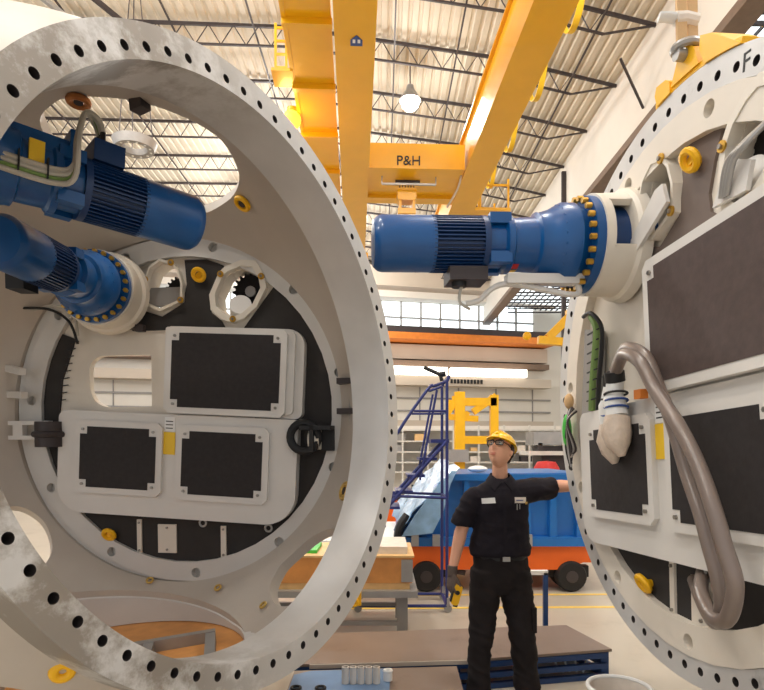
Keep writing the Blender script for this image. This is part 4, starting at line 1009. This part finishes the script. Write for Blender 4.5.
def hand(wrist, palm_dir, side_dir, curl, s=1.):
    """palm with four fingers and a thumb; palm_dir wrist->knuckles, side_dir towards the thumb, curl = direction the fingers close"""
    w_ = Vector(wrist); d = Vector(palm_dir).normalized(); sd_ = Vector(side_dir); sd_ = (sd_ - d * sd_.dot(d)).normalized(); c = Vector(curl); c = (c - d * c.dot(d) - sd_ * c.dot(sd_)).normalized()
    out = [MB().loft([(w_ - d * .02, .027 * s, .02 * s), (w_ + d * .02 * s, .034 * s, .018 * s), (w_ + d * .06 * s, .043 * s, .017 * s), (w_ + d * .09 * s, .042 * s, .014 * s), (w_ + d * .097 * s, .036 * s, .01 * s)], 14, sd_)]
    for i, (off, L) in enumerate(((.03, .072), (.01, .08), (-.01, .074), (-.029, .058))):
        p = w_ + d * (.08 if i < 3 else .074) * s + sd_ * off * s; P = [p]; a = .25
        for seg, t in ((.3, .0), (.42, .65), (.32, 1.2), (.26, 1.7)):
            P.append(P[-1] + (d * math.cos(t * CURL) + c * math.sin(t * CURL)) * L * seg * s)
        out.append(MB().tube(smooth_open([tuple(q) for q in P], 3), [.0095 * s] * 9 + [.0085 * s] * 3 + [.006 * s], 8))
    p = w_ + d * .025 * s + sd_ * .028 * s
    P = [p, p + (sd_ * .6 + d * .7 + c * .2) * .03 * s, p + (sd_ * .62 + d * 1.15 + c * .55) * .045 * s, p + (sd_ * .5 + d * 1.3 + c * 1.0) * .055 * s]
    out.append(MB().tube(smooth_open([tuple(q) for q in P], 3), [.013 * s] * 4 + [.0115 * s] * 3 + [.0105 * s] * 2 + [.007 * s], 8))
    return out
CURL = .35
LW = (-.343, -.045, .925); RW = (.565, -.035, 1.515)
parts = [head_mb(),
    limb([(0, .02, 1.5, .064, .06), (0, .015, 1.57, .056, .06), (-.003, .0, 1.64, .054, .06), (-.003, .0, 1.72, .05, .05)]),
    limb([(0, 0, .80, .10, .08), (0, 0, .92, .155, .11), (0, 0, 1.1, .135, .1), (0, 0, 1.3, .16, .115), (0, .01, 1.42, .15, .09), (0, .01, 1.5, .085, .065), (0, .01, 1.55, .06, .06)]),
    limb([(-.13, .0, 1.42, .05), (-.185, .0, 1.40, .05), (-.262, .015, 1.225, .045), (-.285, .005, 1.15, .046), LW + (.028,)]),
    limb([(.13, 0, 1.44, .05), (.2, .02, 1.475, .052), (.40, .12, 1.5, .045), (.46, .07, 1.51, .045), RW + (.027,)], ref=(0, 0, 1)),
    limb([(-.09, 0, .9, .085), (-.115, -.01, .66, .07), (-.135, -.02, .47, .055), (-.15, .0, .28, .052), (-.155, .0, .08, .04)]),
    limb([(.09, 0, .9, .085), (.12, -.01, .66, .07), (.147, -.03, .47, .055), (.17, .0, .28, .052), (.188, .0, .08, .04)])]
CURL = .3
parts += hand(RW, (.3, -.85, -.05), (0, .1, 1), (1, .3, 0))
for x, a in ((-.155, -.15), (.188, .25)):
    parts.append(MB().ball((x, -.07, .05), (.04, .12, .04), None, 16))
person = link('person', merge(parts, .0045, 1), 'skin', None, 60, PO)
tag(person, 'worker in yellow hard hat and dark uniform looking up, one hand on the right hub', 'person')
def child(name, me, m, par=person, sm=60): return link(name, me, m, par, sm)
# shirt
sh = [limb([(-.003, 0, 1.035, .21, .15), (-.003, 0, 1.06, .218, .155), (-.003, 0, 1.13, .205, .15), (.005, 0, 1.25, .19, .145), (.005, 0, 1.36, .192, .142), (0, .005, 1.45, .196, .128), (0, .01, 1.495, .185, .112), (0, .012, 1.53, .14, .095), (0, .015, 1.56, .085, .08), (0, .012, 1.58, .066, .07)], 24),
      limb([(-.12, .0, 1.44, .08), (-.17, .0, 1.435, .08), (-.222, .0, 1.36, .076), (-.262, .012, 1.26, .078, .075), (-.27, .014, 1.236, .08, .075)], 16),
      limb([(.11, .0, 1.465, .09), (.19, .02, 1.478, .088), (.29, .065, 1.485, .082), (.37, .108, 1.49, .082), (.395, .12, 1.49, .084)], 16, ref=(0, 0, 1))]
sme = merge(sh, .0075, 3)
random.seed(5)
from mathutils import noise
NV = [v.normal.copy() for v in sme.vertices]
for v in sme.vertices:
    p = v.co
    f = noise.noise(Vector((p.x * 7 + p.z * 5, p.y * 6, p.z * 9 - p.x * 7)))
    f2 = 1 - abs(noise.noise(Vector((p.x * 8 - p.z * 4 + 7, p.y * 5, p.z * 13 + p.x * 5)))) * 3.2
    v.co = p + NV[v.index] * (f * .009 + max(f2, -.5) * .006 * (1.0 if p.z < 1.45 else .5))
shirt = child('shirt', sme, 'shirt')
tr_ = [limb([(0, 0, 1.06, .17, .12), (0, 0, 1.02, .185, .13), (0, .005, .93, .2, .145), (0, .005, .85, .19, .14), (0, 0, .77, .12, .1)], 22),
       limb([(-.095, 0, .93, .11, .13), (-.11, 0, .76, .108, .115), (-.125, -.01, .6, .095, .1), (-.135, -.02, .47, .085, .09), (-.145, -.005, .36, .078, .085), (-.15, .0, .2, .078, .085), (-.154, -.005, .08, .084, .09), (-.154, -.005, .06, .08, .09)], 18),
       limb([(.095, 0, .93, .11, .13), (.115, 0, .76, .112, .115), (.135, -.015, .6, .1, .105), (.147, -.03, .47, .09, .095), (.165, -.01, .36, .092, .09), (.18, .0, .2, .085, .088), (.19, -.005, .08, .088, .095), (.19, -.005, .06, .084, .09)], 18)]
tme = merge(tr_, .008, 3)
NV = [v.normal.copy() for v in tme.vertices]
for v in tme.vertices:
    p = v.co
    f = noise.noise(Vector((p.x * 8 + 3, p.y * 7, p.z * 9 + p.x * 4)))
    f2 = 1 - abs(noise.noise(Vector((p.x * 6 + p.z * 3, p.y * 5, p.z * 14 + p.x * 5)))) * 3.2
    v.co = p + NV[v.index] * (f * .008 + max(f2, -.5) * .007)
trousers = child('trousers', tme, 'trousers')
MB().cbox((.215, -.03, .6), (.03, .15, .17)).build('cargo_pocket', 'trousers', trousers, 60, bevel=.012)
belt = MB().rings([[(.185 * math.cos(2 * PI * k / 32), .132 * math.sin(2 * PI * k / 32) - .0, z) for k in range(32)] for z in (1.01, 1.045)]).build('belt', 'black', person)
MB().cbox((0.01, -.16, 1.03), (.05, .012, .03)).build('belt_buckle', 'steel', belt, 0)
for x, a in ((-.155, -.12), (.19, .22)):
    M = T(x, -.03, 0) @ RZ(a)
    b = merge([MB().loft([((0, .07, .05), .045, .05), ((0, .02, .05), .048, .05), ((0, -.08, .045), .052, .045), ((0, -.16, .04), .05, .036), ((0, -.2, .035), .03, .025)], 16), MB().cyl((0, .02, .05), (0, .02, .16), .052, n=16)], .008, 3)
    bo = link('boot', b, 'boot', person, 60, M)
    MB().prism(smooth_closed([(-.05, .1), (.05, .1), (.05, -.05), (.058, -.12), (.03, -.205), (-.03, -.205), (-.058, -.12), (-.05, -.05)], 3), 0, .02).build('boot_sole', 'rubber', bo, 0)
# collar, placket, patches laid on the shirt
bv = BVHTree.FromPolygons([v.co for v in sme.vertices], [p.vertices for p in sme.polygons])
def patch(name, m, x0, x1, z0, z1, off, par, rot=0.):
    nx, nz = 6, 4; cos = []; cx, cz = (x0 + x1) / 2, (z0 + z1) / 2
    for i in range(nx + 1):
        for j in range(nz + 1):
            x = x0 + (x1 - x0) * i / nx - cx; z = z0 + (z1 - z0) * j / nz - cz
            x, z = cx + x * math.cos(rot) - z * math.sin(rot), cz + x * math.sin(rot) + z * math.cos(rot)
            h = bv.ray_cast(Vector((x, -1, z)), Vector((0, 1, 0)))
            cos.append((x, (h[0].y if h[0] else -.12) - off, z))
    mb = MB(); mb._add(cos, [(i * (nz + 1) + j, (i + 1) * (nz + 1) + j, (i + 1) * (nz + 1) + j + 1, i * (nz + 1) + j + 1) for i in range(nx) for j in range(nz)])
    n0 = len(cos); back = [(c[0], c[1] + .003, c[2]) for c in cos]
    mb._add(back, [(i * (nz + 1) + j, i * (nz + 1) + j + 1, (i + 1) * (nz + 1) + j + 1, (i + 1) * (nz + 1) + j) for i in range(nx) for j in range(nz)])
    return mb.build(name, m, par, 60)
patch('name_patch', 'sticker_white', -.146, -.06, 1.403, 1.44, .004, shirt, .1)
bp = patch('company_patch', 'paper', .073, .158, 1.405, 1.445, .004, shirt, -.04)
patch('patch_print', 'badge_blue', .082, .135, 1.422, 1.428, .006, bp, -.04)
patch('chest_pocket', 'shirt', -.15, -.055, 1.28, 1.395, .004, shirt); patch('chest_pocket', 'shirt', .062, .165, 1.28, 1.39, .004, shirt)
pk = patch('pen_clip', 'steel', .085, .093, 1.36, 1.40, .009, shirt); patch('pen_clip', 'steel', .105, .112, 1.365, 1.40, .009, shirt); patch('brass_badge', 'brass', .152, .17, 1.395, 1.412, .009, shirt)
patch('button_placket', 'shirt', -.012, .014, 1.06, 1.5, .004, shirt)
for sx in (-1, 1):
    cm_ = MB()
    A = [(sx * .066, .03, 1.60), (sx * .068, -.03, 1.597), (sx * .045, -.07, 1.575), (sx * .012, -.088, 1.55)]
    B = [(sx * .098, .03, 1.555), (sx * .105, -.035, 1.55), (sx * .085, -.092, 1.515), (sx * .06, -.118, 1.485)]
    cm_._add(A + B, [(0, 1, 5, 4), (1, 2, 6, 5), (2, 3, 7, 6)])
    c = cm_.build('collar', 'shirt', shirt, 60); sd2 = c.modifiers.new('t', 'SOLIDIFY'); sd2.thickness = .008
cb_ = MB(); cb_.rings([[(.068 * math.cos(PI * k / 12), .012 + .062 * math.sin(PI * k / 12), z) for k in range(13)] + [(.058 * math.cos(PI * k / 12), .012 + .052 * math.sin(PI * k / 12), z) for k in range(12, -1, -1)] for z in (1.55, 1.605)]).build('collar_band', 'shirt', shirt, 60)
# face details, hair, hat, glasses
eyes = MB()
for sx in (-1, 1): eyes.ball((sx * .031, -.078, .022), .0115, HR, 14)
ey = eyes.build('eyes', 'eye_white', person)
ir = MB()
for sx in (-1, 1): ir.ball((sx * .031 - .001, -.0875, .0245), (.005, .003, .005), HR, 10)
ir.build('irises', 'black', ey)
MB().ball((0, -.101, -.056), (.024, .007, .004), HR, 12).ball((0, -.1, -.066), (.021, .007, .005), HR, 12).build('lips', 'lips', person)
hm = MB().ball((0, .008, .006), (.081, .097, .121), None, 40)
dele = [v for v in hm.bm.verts if (v.co.y < -.02 and v.co.z < .06) or v.co.z < -.06 + (.03 if abs(v.co.x) > .05 else 0) or (v.co.y < .03 and v.co.z < -.01)]
bmesh.ops.delete(hm.bm, geom=dele, context='VERTS')
for v in hm.bm.verts: v.co = HR @ v.co
hr = hm.build('hair', 'hair', person, 60); q_ = hr.modifiers.new('t', 'SOLIDIFY'); q_.thickness = .008; q_.offset = 1
eb = MB()
for sx in (-1, 1): eb.tube([HR @ Vector((sx * .016, -.094, .044)), HR @ Vector((sx * .032, -.091, .049)), HR @ Vector((sx * .048, -.078, .044))], .0035, 6)
eb.build('eyebrows', 'hair', person)
R = []
for k in range(10):
    t = k / 9; a = t * PI / 2 * .98
    R.append([HR @ Vector(((.094 * math.cos(a) + .002) * math.cos(2 * PI * i / 40), .012 + (.116 * math.cos(a) + .002) * math.sin(2 * PI * i / 40), .05 + .084 * math.sin(a) + .012 * math.cos(a) * math.sin(2 * PI * i / 40) * -1)) for i in range(40)])
hat = MB().rings(R).build('hard_hat', 'helmet', person, 60)
R = []
for rr, dz in ((1.0, .0), (1.1, -.004), (1.1, .003), (1.0, .012)):
    row = []
    for i in range(40):
        a = 2 * PI * i / 40; fr_ = max(0, -math.sin(a)) ** 2
        row.append(HR @ Vector(((.094 * rr) * math.cos(a), .012 + .116 * rr * math.sin(a) - (.032 * fr_ if rr > 1.05 else 0), .05 - .012 * math.sin(a) + dz - (.012 * fr_ if rr > 1.05 else 0))))
    R.append(row)
MB().rings(R, closed=True).build('hat_brim', 'helmet', hat, 60)
MB().tube([HR @ Vector((0, .012 + .118 * math.cos(a), .052 + .086 * math.sin(a) - .012 * math.cos(a))) for a in [.3 + (PI - .6) * k / 12 for k in range(13)]], .009, 8).build('hat_ridge', 'helmet', hat, 60)
gl = MB()
for sx in (-1, 1):
    c = Vector((sx * .033, -.108, .022)); P = []
    for x, y in rrect(-.027, -.017, .027, .016, .01, 3): P.append(HR @ (c + Vector((x, .35 * abs(x + sx * .033) * .5, y))))
    gl.tube(P, .003, 6, closed=True)
    gl.tube([HR @ Vector((sx * .06, -.094, .027)), HR @ Vector((sx * .078, -.06, .026)), HR @ Vector((sx * .082, .02, .018))], .0035, 6)
gl.tube([HR @ Vector((-.008, -.112, .026)), HR @ Vector((.008, -.112, .026))], .003, 6)
gg = gl.build('glasses', 'black', person)
for sx in (-1, 1):
    P = [HR @ (Vector((sx * .033, -.107, .022)) + Vector((x, .35 * abs(x + sx * .033) * .5, y))) for x, y in rrect(-.026, -.016, .026, .015, .009, 3)]
    MB()._add([tuple(p) for p in P] + [tuple(p + Vector((.001, .002, 0))) for p in P], [tuple(range(len(P))), tuple(range(len(P), 2 * len(P)))[::-1]]).build('lens', 'lens_glass', gg, 0)
# glove and the tool it holds
CURL = 1.0
GW = Vector(LW)
gme = merge(hand(GW + Vector((0, 0, -.005)), (-.12, -.25, -1), (.55, -.8, .1), (.8, .5, 0), 1.08) + [MB().cyl(GW + Vector((.004, .002, .04)), GW + Vector((0, 0, -.03)), .036, .034, 14)], .0045, 2)
glove = child('work_glove', gme, 'glove')
tl = thing('tape_tool', 'yellow and black handheld tool gripped in the gloved hand of the worker', 'tool', PO @ T(-.318, -.075, .775) @ Matrix.Rotation(.22, 4, 'Y') @ Matrix.Rotation(.2, 4, 'X'))
MB().prism(rrect(-.027, -.075, .03, .075, .022, 4), -.02, .02, XZ).build('tool_body', 'yellow', tl, 40, bevel=.006)
MB().cbox((-.028, 0, -.005), (.012, .042, .1)).build('tool_grip', 'black', tl, 0, bevel=.003)
MB().cyl((.002, -.021, .02), (.002, -.024, .02), .016, n=18).build('tool_button', 'black', tl)
MB().cbox((.012, 0, -.078), (.03, .03, .02)).build('tool_tip', 'black', tl, 0)
